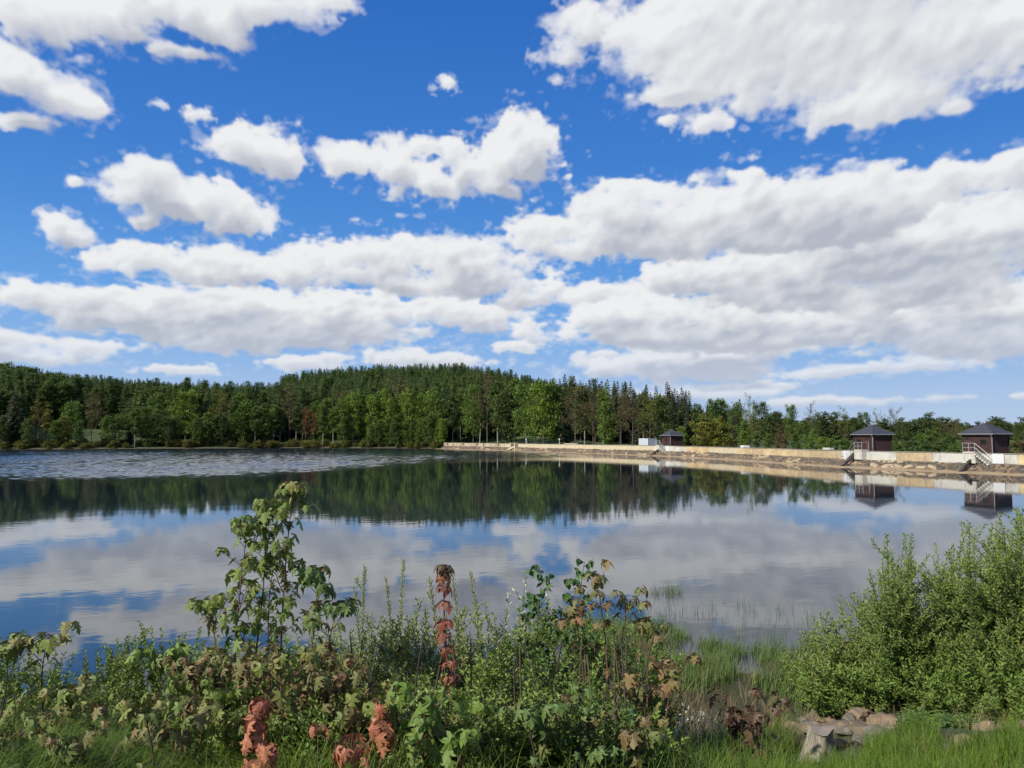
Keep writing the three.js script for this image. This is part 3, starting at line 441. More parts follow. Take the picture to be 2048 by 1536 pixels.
// small resting place at the far end of the dam
{
  const s = sOf(1031), o = thing('overflow_notch', 'small concrete overflow notch in the far parapet', 'overflow', null, damAt(s, 0, 0), damTurn(s));
  for (const x of [-1.15, 1.15]) { const p = part('pier', new THREE.BoxGeometry(0.5, 2.2, 1.1), wallMats.beige[0], o); p.position.set(x, 1.02, 0.45); }
  const f = part('chute', new THREE.BoxGeometry(1.8, 0.12, 2.4), wallMats.beige[1], o); f.position.set(0, 0.75, 1.2); f.rotation.x = 0.35;
  const back = part('back_plate', new THREE.BoxGeometry(1.8, 0.6, 0.1), darkWood, o); back.position.set(0, 1.5, 0.12);
}
{
  const s = sOf(1060), o = thing('picnic_table', 'pale picnic table with two benches beyond the dam', 'table', null, damAt(s, -5, ROAD - 0.03), 0.4), m = mat(0.5, 0.45, 0.36, 0.8);
  const t = part('tabletop', new RoundedBoxGeometry(1.9, 0.07, 0.8, 1, 0.01), m, o); t.position.y = 0.76;
  for (const z of [-0.75, 0.75]) { const b = part('bench', new RoundedBoxGeometry(1.9, 0.06, 0.3, 1, 0.01), m, o); b.position.set(0, 0.45, z); }
  for (const x of [-0.7, 0.7]) { const l = new Bag(); bar(l, [x, 0, -0.7], [x, 0.74, -0.2], 0.045); bar(l, [x, 0, 0.7], [x, 0.74, 0.2], 0.045); bar(l, [x, 0.42, -0.8], [x, 0.42, 0.8], 0.04); part('leg', l.geo(), m, o); }
}
{
  const s = sOf(1015), o = thing('marker_post', 'short white marker post under trees beyond the dam', 'post', null, damAt(s, -6, ROAD - 0.1), 0);
  const b = new THREE.CylinderGeometry(0.28, 0.34, 2.0, 8); b.translate(0, 1.0, 0); part('post', b, whitePaint, o); const c = new THREE.ConeGeometry(0.38, 0.4, 8); c.translate(0, 2.2, 0); part('cap', c, zinc, o);
}
for (const u of [1047, 1113]) { const s = sOf(u), o = thing('lamp_post', u < 1100 ? 'short white post with lamp head beside the overflow notch' : 'short white post with lamp head near the low bench wall', 'post', null, damAt(s, -0.8, ROAD - 0.05), 0); const b = new THREE.CylinderGeometry(0.07, 0.09, 2.0, 8); b.translate(0, 1.0, 0); part('pole', b, whitePaint, o); const h = new THREE.CylinderGeometry(0.2, 0.16, 0.3, 10); h.translate(0, 2.1, 0); part('head', h, mat(0.7, 0.68, 0.55, 0.5), o); }
{ const s = sOf(1110), g = new RoundedBoxGeometry(6, 1.1, 0.6, 2, 0.05); g.translate(0, 0.5, 0); const o = part('bench_wall', g, wallMats.beige[0], scene); o.position.set(...damAt(s, -4.5, ROAD - 0.03)); o.rotation.y = damTurn(s); tag(o, 'low pale masonry wall beyond the far parapet', 'wall'); }
// ------------------------------------------------------------------ trees: each kind is built a few times and copied
const bark = { grey: mat(0.11, 0.095, 0.078, 0.95), brown: mat(0.075, 0.055, 0.042, 0.95), birch: mat(0.24, 0.235, 0.21, 0.85), dark: mat(0.045, 0.036, 0.03, 0.95) };
const crownMat = (r, g, b) => new THREE.MeshPhysicalMaterial({ color: C(r * 1.85, g * 1.58, b * 0.95), roughness: 0.8, transmission: 0.35, thickness: 0, specularIntensity: 0.4, vertexColors: true, side: THREE.DoubleSide });
const GREEN = { fresh: crownMat(0.085, 0.150, 0.028), leaf: crownMat(0.060, 0.115, 0.026), mid: crownMat(0.048, 0.090, 0.024), olive: crownMat(0.082, 0.098, 0.026), dull: crownMat(0.040, 0.068, 0.024), larch: crownMat(0.042, 0.082, 0.026), larch2: crownMat(0.034, 0.068, 0.026), larch3: crownMat(0.052, 0.092, 0.027), spruce: crownMat(0.026, 0.038, 0.022), spruce2: crownMat(0.030, 0.036, 0.024), bud: crownMat(0.068, 0.062, 0.040), budred: crownMat(0.13, 0.062, 0.035), gold: crownMat(0.085, 0.105, 0.018) };
const tint = (R, k = 0.35) => { const v = 1 + (R() - 0.5) * k; return [v * (1 + (R() - 0.5) * 0.16), v, v * (1 + (R() - 0.5) * 0.2)]; };
function speck(b, R, x, y, z, s, t) {                                            // one leaf spray: a bent, ragged piece of a few leaves
  const a = R() * 6.283, e = (R() - 0.4) * 2.2, ux = Math.cos(a), uz = Math.sin(a), vx = -uz * Math.cos(e), vy = Math.sin(e), vz = ux * Math.cos(e), w = s * (0.35 + 0.4 * R());
  b.tri([x - ux * w, y - s * 0.1, z - uz * w], [x + ux * w * (0.6 + R()), y + s * 0.15 * (R() - 0.5), z + uz * w], [x + vx * s, y + vy * s, z + vz * s], t);
  b.tri([x - ux * w * 0.5, y, z - uz * w * 0.5], [x + ux * w * 0.8, y, z + uz * w * 0.8], [x - vx * s * 0.7, y - vy * s * 0.8, z - vz * s * 0.7], t);
}
function limbs(b, R, base, top, r0, n, reach, up, levels, out) {                 // trunk with branches; the ends are collected in out
  const pts = [], bend = [(R() - 0.5) * 0.07, (R() - 0.5) * 0.07], N = 9, h = top - base;
  for (let i = 0; i <= N; i++) { const t = i / N; pts.push([bend[0] * h * Math.sin(t * 2.6) , base + h * t, bend[1] * h * Math.sin(t * 2.2 + 0.4)]); }
  b.tube(pts, pts.map((_, i) => r0 * (1 - 0.93 * i / N) * (i ? 1 : 1.35)), 6);
  const branch = (p, dir, len, r, lv) => {
    const q = [p]; let d = dir.clone(); for (let k = 1; k <= 3; k++) { d.add(V((R() - 0.5) * 0.5, 0.12 + (R() - 0.5) * 0.3, (R() - 0.5) * 0.5)).normalize(); const l = q[k - 1]; q.push([l[0] + d.x * len / 3, l[1] + d.y * len / 3, l[2] + d.z * len / 3]); }
    b.tube(q, [r, r * 0.75, r * 0.5, r * 0.18], lv > 1 ? 3 : 4); out.push([q[3], lv], [q[2], lv]);
    if (lv < levels) for (let k = 0; k < 3 + (R() < 0.5); k++) { const f = 1 + Math.floor(R() * 3), c = d.clone().applyAxisAngle(V(R() - 0.5, R() - 0.5, R() - 0.5).normalize(), 0.5 + R() * 0.6); branch(q[f], c, len * (0.45 + 0.25 * R()), r * 0.42, lv + 1); }
  };
  for (let k = 0; k < n; k++) { const t = lerp(up, 0.96, (k + R() * 0.7) / n), i = t * N, a = k * 2.4 + R(), p = pts[Math.floor(i)], p2 = pts[Math.min(N, Math.floor(i) + 1)], f = i - Math.floor(i); const L = reach * (1.05 - 0.75 * Math.abs(t - 0.5)) * (0.7 + 0.5 * R()); branch([lerp(p[0], p2[0], f), lerp(p[1], p2[1], f), lerp(p[2], p2[2], f)], V(Math.cos(a), 0.35 + 0.9 * t, Math.sin(a)).normalize(), L, r0 * 0.42 * (1.1 - t), 1); }
}
function treeProto(name, seed, make) { const o = new THREE.Group(); o.name = name; const R = rng(seed); const w = new Bag(), c = new Bag(); const kind = make(w, c, R); const t = new THREE.Mesh(w.geo(), kind[0]); t.name = 'trunk'; const f = new THREE.Mesh(c.geo(), kind[1]); f.name = 'crown'; o.add(t, f); t.castShadow = f.castShadow = t.receiveShadow = f.receiveShadow = true; return o; }
// heights are for a tree of about the named size; copies are scaled
const broad = (h, w, low, n, size, trunk, m, peak = 0) => (wood, c, R) => {
  const ends = []; limbs(wood, R, -0.4, h * 0.9, h * 0.009 + 0.03, 12, w * 0.75, low * 0.9, 2, ends);
  const clumps = []; for (let i = 0; i < n; i++) { const t = lerp(low, 1, Math.pow((i + R()) / n, 0.85)), a = R() * 6.283, env = w * Math.pow(Math.sin(Math.PI * clamp(0.12 + 0.88 * (t - low) / (1.03 - low) * 0.93 + 0.03)), 0.6) * (0.75 + 0.35 * R()), r = env * Math.sqrt(0.25 + 0.75 * R()) * (1 - peak * smooth(0.45, 1, t)); clumps.push([Math.cos(a) * r, h * t, Math.sin(a) * r, size * (0.8 + 0.7 * R())]); }
  for (const [e] of ends) if (R() < 0.5 && e[1] > h * low) clumps.push([e[0], e[1], e[2], size * 0.8]);
  for (const [x, y, z, s] of clumps) { const t0 = tint(R, 0.4); for (let k = 0; k < 42; k++) { const a = R() * 6.283, q = Math.acos(2 * R() - 1), r = s * Math.pow(R(), 0.45), t = tint(R, 0.3); speck(c, R, x + Math.sin(q) * Math.cos(a) * r, y + Math.cos(q) * r * 0.62, z + Math.sin(q) * Math.sin(a) * r, 0.20 + 0.16 * R(), [t[0] * t0[0], t[1] * t0[1], t[2] * t0[2]]); } }
  return [trunk, m];
};
const bare = (h, w, m, leafy) => (wood, c, R) => { const ends = []; limbs(wood, R, -0.4, h * 0.93, h * 0.015 + 0.05, 13, w * 0.72, 0.28, 3, ends); for (const [e, lv] of ends) { for (let k = 0; k < (lv > 2 ? leafy : 1); k++) speck(c, R, e[0] + (R() - 0.5) * 1.1, e[1] + (R() - 0.5) * 0.9, e[2] + (R() - 0.5) * 1.1, 0.14 + 0.12 * R(), tint(R, 0.5)); } return [bark.brown, m]; };
const conifer = (h, w, droop, ragged, low, trunk, m, round = 0.72) => (wood, c, R) => {
  wood.tube([[0, -0.4, 0], [0, h * 0.5, 0], [0, h * 0.99, 0]], [h * 0.014 + 0.05, h * 0.008, 0.015], 5);
  const levels = Math.round(h * 1.55); for (let i = 0; i < levels; i++) {
    const t = i / (levels - 1), y = h * lerp(low, 0.985, t), len = w * Math.pow(1 - t, round) * (1 - 0.25 * Math.pow(1 - t, 6)) + 0.16, nb = Math.round(lerp(11, 5, t)), a0 = R() * 6;
    for (let k = 0; k < nb; k++) {
      const a = a0 + k / nb * 6.283 + (R() - 0.5) * 0.5, L = len * (1 - ragged + 2 * ragged * R()), dx = Math.cos(a), dz = Math.sin(a), y0 = y + (R() - 0.5) * 0.3, tt = tint(R, 0.5);
      const P = (f, side, lift) => [dx * L * f - dz * side, y0 - droop * L * f * f + 0.12 * L * f + lift, dz * L * f + dx * side];
      const s = Math.max(0.13, L * 0.22);
      c.tri(P(0.05, 0, 0.1), P(0.55, s, -0.12 * L), P(1, 0, 0), tt); c.tri(P(0.05, 0, 0.1), P(1, 0, 0), P(0.5, -s, -0.14 * L), tt);
      for (let j = 0; j < 4; j++) { const f = 0.3 + 0.65 * R(), p = P(f, (R() - 0.5) * s * 1.6, (R() - 0.6) * 0.2); speck(c, R, p[0], p[1], p[2], 0.2 + 0.16 * R(), tint(R, 0.5)); }
    }
  }
  return [trunk, m];
};
const PROTO = {
  maple: [1, 2, 3].map((k) => treeProto('broadleaf_tree', 100 + k, broad(13, 4.2, 0.22, 74, 1.35, bark.grey, GREEN.leaf))),
  alder: [1, 2, 3].map((k) => treeProto('broadleaf_tree', 120 + k, broad(13, 2.8, 0.12, 62, 1.1, bark.grey, GREEN.mid))),
  poplar: [1, 2, 3].map((k) => treeProto('broadleaf_tree', 140 + k, broad(16, 2.6, 0.14, 66, 1.0, bark.birch, GREEN.fresh))),
  birch: [1, 2, 3].map((k) => treeProto('birch_tree', 160 + k, broad(15, 2.0, 0.36, 40, 0.85, bark.birch, GREEN.mid))),
  bush: [1, 2, 3].map((k) => treeProto('bushy_tree', 180 + k, broad(7, 4.0, 0.05, 70, 1.15, bark.brown, GREEN.gold))),
  bare: [1, 2, 3, 4].map((k) => treeProto('budding_tree', 200 + k, bare(14, 5, GREEN.bud, 6))),
  larch: [1, 2, 3, 4].map((k) => treeProto('larch_tree', 220 + k, k % 2 ? broad(20, 2.7, 0.14, 64, 1.15, bark.brown, GREEN.larch, 0.88) : conifer(20, 3.5, 0.16, 0.3, 0.12, bark.brown, GREEN.larch, 0.58))),
  spruce: [1, 2, 3, 4].map((k) => treeProto('spruce_tree', 240 + k, conifer(21, 3.7, 0.40, 0.16, 0.06, bark.dark, GREEN.spruce))),
};
const FR = rng(55);
function plant(kind, x, z, h, label, category, group, material, sx = 1) {
  const set = PROTO[kind], src = set[Math.floor(FR() * set.length)], nominal = { maple: 13, alder: 13, poplar: 16, birch: 15, bush: 7, bare: 14, larch: 20, spruce: 21 }[kind], k = h / nominal;
  const o = copyOf(src, src.name); o.position.set(x, ground(x, z), z); o.scale.set(k * sx, k, k * sx); o.rotation.y = FR() * 6.283; if (material) o.children[1].material = material; o.userData = {}; tag(o, label, category, group); return o;
}
const shoreD = (u) => { for (let d = 120; d < 330; d += 0.5) if (beyond(xAt(u, d), -d)[0] > 0) return d; return 250; };
// trees one by one along the far shore: [bearing, metres behind the shore, height, kind, colour, label]
const SH = 'trees lining the far shore', L1 = 'leafy green broadleaf tree standing on the far shore', L2 = 'slim pale trunked birch standing on the far shore', L3 = 'brown budding tree with bare crown behind the shore trees', L4 = 'fresh yellow green slender tree in the grove on the point', L5 = 'low dark alder leaning over the far water edge';
for (const [u, s, h, kind, m, label, sx] of [
  [28, 9, 17.5, 'spruce', GREEN.spruce2, 'tall dark brownish spruce standing alone by the left shore', 1.35],
  [-40, 8, 12, 'maple', GREEN.mid, L1], [8, 5, 9.5, 'alder', GREEN.dull, L5], [58, 3.5, 8.5, 'alder', GREEN.mid, L5], [78, 14, 13, 'bare', GREEN.olive, 'open budding tree with spreading limbs in front of the meadow', 0.9], [96, 10, 11.5, 'birch', GREEN.olive, L2], [128, 6, 9, 'alder', GREEN.olive, L5], [145, 12, 13.5, 'maple', GREEN.leaf, L1, 0.8], [112, 5, 8, 'alder', GREEN.leaf, L5], [160, 4, 8, 'alder', GREEN.mid, L5],
  [187, 9, 14.5, 'bare', GREEN.bud, 'dark trunked budding tree with wide bare crown beside the meadow', 0.8], [215, 5, 9.5, 'alder', GREEN.leaf, L5], [240, 6, 10, 'maple', GREEN.mid, L1], [262, 8, 13, 'spruce', GREEN.spruce, 'narrow dark spruce between broadleaf trees on the shore'], [272, 4, 12, 'birch', GREEN.mid, 'white trunked birch leaning to one side at the shore'], [292, 7, 12.5, 'maple', GREEN.leaf, L1, 0.75], [315, 5, 11.5, 'alder', GREEN.mid, L5], [335, 4, 9, 'alder', GREEN.dull, L5], [352, 7, 10, 'alder', GREEN.mid, L1],
  [372, 16, 17.5, 'maple', GREEN.fresh, 'large bright green round crowned tree on the far shore', 0.85], [395, 5, 9, 'alder', GREEN.mid, L5], [418, 6, 11, 'alder', GREEN.leaf, L1], [445, 14, 16.5, 'bare', GREEN.olive, L3], [440, 5, 10.5, 'alder', GREEN.dull, L5], [468, 6, 11, 'maple', GREEN.mid, L1, 0.8], [490, 11, 15, 'alder', GREEN.leaf, L1], [512, 5, 13.5, 'birch', GREEN.mid, L2], [530, 9, 14, 'alder', GREEN.mid, L1], [547, 5, 14, 'birch', GREEN.leaf, L2], [562, 6, 13, 'birch', GREEN.mid, L2], [580, 14, 18, 'bare', GREEN.bud, L3], [592, 6, 15, 'birch', GREEN.dull, L2], [612, 5, 11.5, 'bare', GREEN.budred, 'small tree with rusty red leaves between birches on shore', 0.6], [628, 5, 10, 'bare', GREEN.budred, 'small tree with rusty red leaves between birches on shore', 0.6], [646, 5, 14, 'birch', GREEN.mid, L2], [668, 5, 13, 'birch', GREEN.leaf, L2], [632, 12, 15, 'alder', GREEN.mid, L1], [655, 12, 16, 'alder', GREEN.leaf, L1],
  ...Array.from({ length: 16 }, (_, k) => [684 + k * 12.2, 5 + (k * 7 % 11), 16 + (k * 5 % 4), 'poplar', k % 3 ? GREEN.fresh : GREEN.leaf, L4, 0.8]),
  ...Array.from({ length: 9 }, (_, k) => [742 + k * 17, 2.5 + (k % 3), 7.5 + (k * 5 % 4), 'alder', k % 2 ? GREEN.mid : GREEN.leaf, L5]),
  [800, 16, 21, 'bare', GREEN.bud, 'broad brown budding crown rising behind the yellow green grove', 0.95], [868, 7, 17, 'maple', GREEN.leaf, L1, 0.6], [884, 3, 9, 'alder', GREEN.fresh, L1],
]) { const d = shoreD(u) + s; plant(kind, xAt(u, d), -d, h, label, 'tree', SH, m, sx); }
// trees behind the dam: [bearing, metres behind the parapet, height, ...]
const DM = 'trees standing behind the dam', D1 = 'green broadleaf tree standing behind the dam parapet', D2 = 'brown budding tree with open crown behind the dam', D3 = 'dark spruce standing behind the dam', D4 = 'slim birch standing behind the dam', D5 = 'low green bush behind the dam parapet';
const damD = (u) => { const p = damCurve.getPointAt(sOf(u) / DAML); return -p.z; };
for (const [u, s, h, kind, m, label, sx] of [
  [905, 12, 17, 'birch', GREEN.dull, D4], [922, 22, 18, 'birch', GREEN.mid, D4], [945, 14, 18.5, 'maple', GREEN.leaf, D1, 0.62], [958, 24, 19, 'birch', GREEN.dull, D4], [975, 18, 20.5, 'bare', GREEN.bud, 'tall narrow brown tree among the green ones beyond the dam', 0.7], [995, 20, 19.5, 'birch', GREEN.mid, D4], [1012, 16, 17, 'alder', GREEN.dull, D1], [1030, 24, 20, 'birch', GREEN.leaf, D4], [1050, 10, 16.5, 'maple', GREEN.leaf, 'bright green maple with clear trunk beside the picnic table', 0.78], [1085, 9, 17, 'maple', GREEN.fresh, 'large bright green maple with clear trunk behind the low wall', 0.85], [1068, 22, 16, 'maple', GREEN.mid, D1, 0.8], [1112, 18, 16, 'alder', GREEN.mid, D1], [1130, 30, 20, 'spruce', GREEN.spruce, D3], [1150, 12, 14.5, 'bare', GREEN.bud, D2, 0.75], [1168, 18, 15.5, 'birch', GREEN.dull, D4], [1186, 14, 13.5, 'bare', GREEN.bud, D2, 0.7], [1206, 22, 14.5, 'birch', GREEN.fresh, D4], [1214, 12, 11, 'alder', GREEN.leaf, D1], [1240, 14, 11.5, 'bare', GREEN.bud, D2, 0.9], [1262, 12, 11.5, 'bare', GREEN.bud, D2, 0.9], [1285, 22, 13, 'birch', GREEN.dull, D4], [1300, 14, 10.5, 'bare', GREEN.olive, D2, 0.9], [1322, 20, 12, 'alder', GREEN.mid, D1], [1345, 30, 13.5, 'spruce', GREEN.spruce, D3], [1362, 14, 6.5, 'alder', GREEN.fresh, D5], [1415, 9, 7.4, 'bush', GREEN.gold, 'wide round golden green willow behind the dam', 1.05], [1440, 12, 6.5, 'bush', GREEN.gold, 'second round golden green willow touching the wide one', 0.8],
  [1375, 40, 12.5, 'spruce', GREEN.spruce, D3], [1392, 55, 14, 'birch', GREEN.mid, D4], [1425, 55, 14.5, 'maple', GREEN.mid, D1, 0.6], [1440, 60, 15, 'alder', GREEN.leaf, D1], [1465, 40, 12, 'spruce', GREEN.spruce, D3], [1475, 60, 13.5, 'maple', GREEN.mid, D1, 0.7], [1490, 30, 8, 'alder', GREEN.leaf, D1], [1500, 60, 14, 'bare', GREEN.olive, D2, 0.6], [1520, 55, 14.5, 'maple', GREEN.dull, D1, 0.75], [1508, 30, 9, 'bare', GREEN.olive, D2], [1536, 35, 10, 'alder', GREEN.dull, D1], [1555, 65, 12, 'maple', GREEN.dull, D1, 0.8], [1560, 20, 6.5, 'bare', GREEN.bud, D2, 1.1], [1582, 60, 13.5, 'maple', GREEN.mid, D1, 0.55], [1486, 8, 5, 'alder', GREEN.fresh, D5, 1.2], [1512, 10, 5.5, 'birch', GREEN.leaf, D4, 1.4], [1535, 9, 5, 'alder', GREEN.leaf, D5], [1560, 7, 4.5, 'bush', GREEN.bud, D5, 0.7], [1588, 8, 5, 'alder', GREEN.mid, D5, 1.1], [1606, 14, 7.5, 'maple', GREEN.mid, D1, 0.8], [1620, 70, 13, 'bare', GREEN.bud, D2, 0.6], [1635, 60, 11, 'maple', GREEN.dull, D1, 0.6], [1650, 62, 11.5, 'birch', GREEN.dull, D4, 1.2], [1668, 68, 11.5, 'birch', GREEN.dull, D4, 1.2], [1685, 62, 11, 'bare', GREEN.olive, D2, 0.7], [1624, 9, 4.5, 'bush', GREEN.leaf, D5, 0.7], [1645, 6, 4.2, 'alder', GREEN.fresh, 'bright yellow green bush beside the middle valve house', 1.3], [1662, 9, 3.6, 'bush', GREEN.leaf, D5, 0.8], [1682, 14, 3.6, 'bush', GREEN.mid, D5, 0.9],
  [1705, 75, 9.5, 'maple', GREEN.dull, D1, 0.7], [1726, 78, 11, 'maple', GREEN.mid, D1, 0.75], [1718, 40, 5.5, 'alder', GREEN.mid, D1], [1752, 80, 10.5, 'bare', GREEN.olive, 'bare branched tree against the sky beside the middle valve house', 0.7], [1768, 78, 9.5, 'birch', GREEN.dull, D4, 1.3], [1785, 80, 11.5, 'bare', GREEN.bud, 'tall bare branched tree against the sky between the valve houses', 0.75], [1808, 70, 8, 'maple', GREEN.dull, D1, 0.6], [1795, 66, 5, 'bush', GREEN.dull, D5, 0.9],
  [1838, 60, 4.2, 'bush', GREEN.leaf, D5], [1860, 64, 5, 'bush', GREEN.mid, D5, 1.1], [1870, 76, 8.2, 'maple', GREEN.dull, D1, 0.55], [1886, 80, 7, 'bare', GREEN.bud, D2], [1904, 78, 8, 'bare', GREEN.bud, D2], [1915, 70, 6.5, 'bare', GREEN.olive, D2], [1895, 50, 3.8, 'bush', GREEN.mid, D5], [1820, 34, 3.0, 'bush', GREEN.dull, D5, 1.1], [1850, 22, 2.6, 'bush', GREEN.mid, D5, 1.3], [1876, 24, 2.8, 'bush', GREEN.dull, D5, 1.2], [1905, 20, 2.4, 'bush', GREEN.leaf, D5, 1.2], [1936, 50, 4.5, 'bush', GREEN.mid, D5], [1974, 80, 7.5, 'bare', GREEN.bud, 'bare tree top rising behind the roof of the end valve house'], [2035, 60, 7.0, 'maple', GREEN.dull, D1, 0.6], [2054, 55, 5.5, 'bare', GREEN.bud, D2], [2030, 22, 3.2, 'bush', GREEN.olive, D5, 1.1], [2056, 20, 3.4, 'bush', GREEN.bud, D5], [2085, 40, 5, 'alder', GREEN.mid, D1], [1940, 24, 2.6, 'bush', GREEN.mid, D5, 1.2], [1702, 26, 3.0, 'bush', GREEN.mid, D5, 1.2], [1790, 24, 2.6, 'bush', GREEN.leaf, D5, 1.2],
]) { const d = damD(u) + s; plant(kind, xAt(u, d), -d, h * (u > 1500 ? 0.7 : u > 1350 ? 0.78 : 1), label, 'tree', DM, m, sx); }
// ------------------------------------------------------------------ the wooded hill: trees that show, one by one; what is behind them, as one wood
{
  const R = rng(71), list = [], top = {};
  for (let gx = -330; gx < 175; gx += 4.6) for (let gz = -470; gz < -225; gz += 4.6) {
    const x = gx + (R() - 0.5) * 3.6, z = gz + (R() - 0.5) * 3.6, d = -z, u = 1024 + 1538 * x / d, r1 = R(), r2 = R(), r3 = R();
    if (u < -120 || u > 1480) continue;
    const [s, byDam] = beyond(x, z);
    if (s < (byDam ? 34 : 20) || s > 205) continue;
    if (u > 40 && u < 250 && s < 52) continue;                                  // the meadow
    if (u > 250 && u < 330 && s < 30) continue;
    const dark = u > 1060 + 60 * noise(x * 0.03, z * 0.03, 91) && s > 40;
    let kind = dark ? 'spruce' : 'larch', h = dark ? 14.5 + 5 * r1 : 16.5 + 3.5 * r1;
    if (!dark && u > 120 && u < 560 && s > 80) h = 12.5 + 3 * r1;
    if (u < 130 && s > 90) { kind = r2 < 0.5 ? 'spruce' : 'alder'; h = 11.5 + 4.5 * r1; }
    if (!dark && s < 60 && r2 < 0.38) { kind = r2 < 0.03 ? 'bare' : r2 < 0.28 ? 'alder' : 'birch'; h = 12 + 5 * r1; }
    if (u > 1250 && s < 70 && r2 < 0.4) { kind = r2 < 0.06 ? 'bare' : 'alder'; h = 10 + 4 * r1; }
    if (u > 1380) h *= 0.72;
    list.push({ x, z, d, u, s, h, kind, r3, y: ground(x, z) });
  }
  list.sort((a, b) => a.d - b.d);
  for (const t of list) { const e = (t.y + t.h - EYE) / t.d * 1538, w = t.h * (t.kind === 'larch' ? 0.13 : 0.11) / t.d * 1538; let seen = 1e9; for (let k = Math.round((t.u - w * 0.6) / 3); k <= Math.round((t.u + w * 0.6) / 3); k++) seen = Math.min(seen, top[k] ?? -99); t.show = e - seen; for (let k = Math.round((t.u - w * 0.45) / 3); k <= Math.round((t.u + w * 0.45) / 3); k++) top[k] = Math.max(top[k] ?? -99, e - 4); }
  const colours = { larch: [GREEN.larch, GREEN.larch2, GREEN.larch3, GREEN.larch], spruce: [GREEN.spruce, GREEN.spruce2], alder: [GREEN.mid, GREEN.dull, GREEN.leaf], birch: [GREEN.mid, GREEN.dull], bare: [GREEN.bud, GREEN.olive] };
  const count = {}, rest = {};
  const words = { larch: ['green larch on the wooded hill beyond the lake', 'larches on the hill'], spruce: ['dark spruce on the wooded ridge beyond the lake', 'spruces on the ridge'], alder: ['broadleaf tree among conifers at foot of the wooded hill', 'broadleaf trees at the foot of the hill'], birch: ['pale stemmed birch among conifers at foot of the hill', 'birches at the foot of the hill'], bare: ['brown budding tree among conifers at foot of the hill', 'budding trees at the foot of the hill'] };
  for (const t of list.filter((t) => t.show > -14).sort((a, b) => b.show - a.show)) {
    count[t.kind] = (count[t.kind] ?? 0) + 1;
    const m = colours[t.kind][Math.floor(t.r3 * colours[t.kind].length)];
    if (t.show > 1 && count[t.kind] <= 290) plant(t.kind, t.x, t.z, t.h, words[t.kind][0], 'tree', words[t.kind][1], m);
    else (rest[t.kind] ??= []).push(t);
  }
  const wood = new THREE.Group(); wood.name = 'hill_wood'; wood.userData.kind = 'stuff'; tag(wood, 'mass of trees filling the wooded hill between the nearer crowns', 'wood'); scene.add(wood);
  const q = new THREE.Quaternion(), M = new THREE.Matrix4();
  for (const kind in rest) { const src = PROTO[kind][1], nominal = { larch: 20, spruce: 21, alder: 13, birch: 15, bare: 14 }[kind]; for (const child of src.children) { const im = new THREE.InstancedMesh(child.geometry, child.name === 'crown' ? colours[kind][0] : child.material, rest[kind].length); rest[kind].forEach((t, i) => { const k = t.h / nominal; im.setMatrixAt(i, M.compose(V(t.x, t.y, t.z), q.setFromAxisAngle(V(0, 1, 0), t.r3 * 6.283), V(k, k, k))); }); im.name = kind + '_' + child.name; im.userData.kind = 'stuff'; im.castShadow = im.receiveShadow = true; wood.add(im); } }
}
// far hedges and copses on the low skyline to the right
{
  const R = rng(81), src = PROTO.bush[1], n = 240, im = new THREE.InstancedMesh(src.children[1].geometry, GREEN.dull, n), M = new THREE.Matrix4(), q = new THREE.Quaternion();
  for (let i = 0; i < n; i++) { const d = 420 + 1500 * R() * R(), u = 1450 + 700 * R(), x = xAt(u, d), k = 0.8 + R(); im.setMatrixAt(i, M.compose(V(x, ground(x, -d) - 0.5, -d), q.setFromAxisAngle(V(0, 1, 0), R() * 6.28), V(k * 1.6, k, k * 1.6))); }
  im.name = 'far_hedges'; im.castShadow = true; tag(im, 'far hedges and copses along the low skyline', 'hedge', null, 'stuff'); scene.add(im);
}
// low bank plants along the far water edge
{
  const R = rng(83), src = PROTO.bush[0], n = 260, im = new THREE.InstancedMesh(src.children[1].geometry, GREEN.olive, n), M = new THREE.Matrix4(), q = new THREE.Quaternion();
  for (let i = 0; i < n; i++) { const u = -100 + 1000 * R(), d = shoreD(u) + 1 + R() * 12, x = xAt(u, d), k = 0.10 + 0.22 * R(); im.setMatrixAt(i, M.compose(V(x, ground(x, -d) - 0.1, -d), q.setFromAxisAngle(V(0, 1, 0), R() * 6.28), V(k * 1.5, k, k * 1.5))); }
  im.name = 'bank_undergrowth'; im.castShadow = true; tag(im, 'low undergrowth along the far water edge', 'undergrowth', null, 'stuff'); scene.add(im);
}
// ------------------------------------------------------------------ foreground: saplings, willows, grasses, stones
const stemMats = { red: mat(0.11, 0.05, 0.035, 0.7), dark: mat(0.05, 0.038, 0.03, 0.8), olive: mat(0.085, 0.075, 0.035, 0.75) };
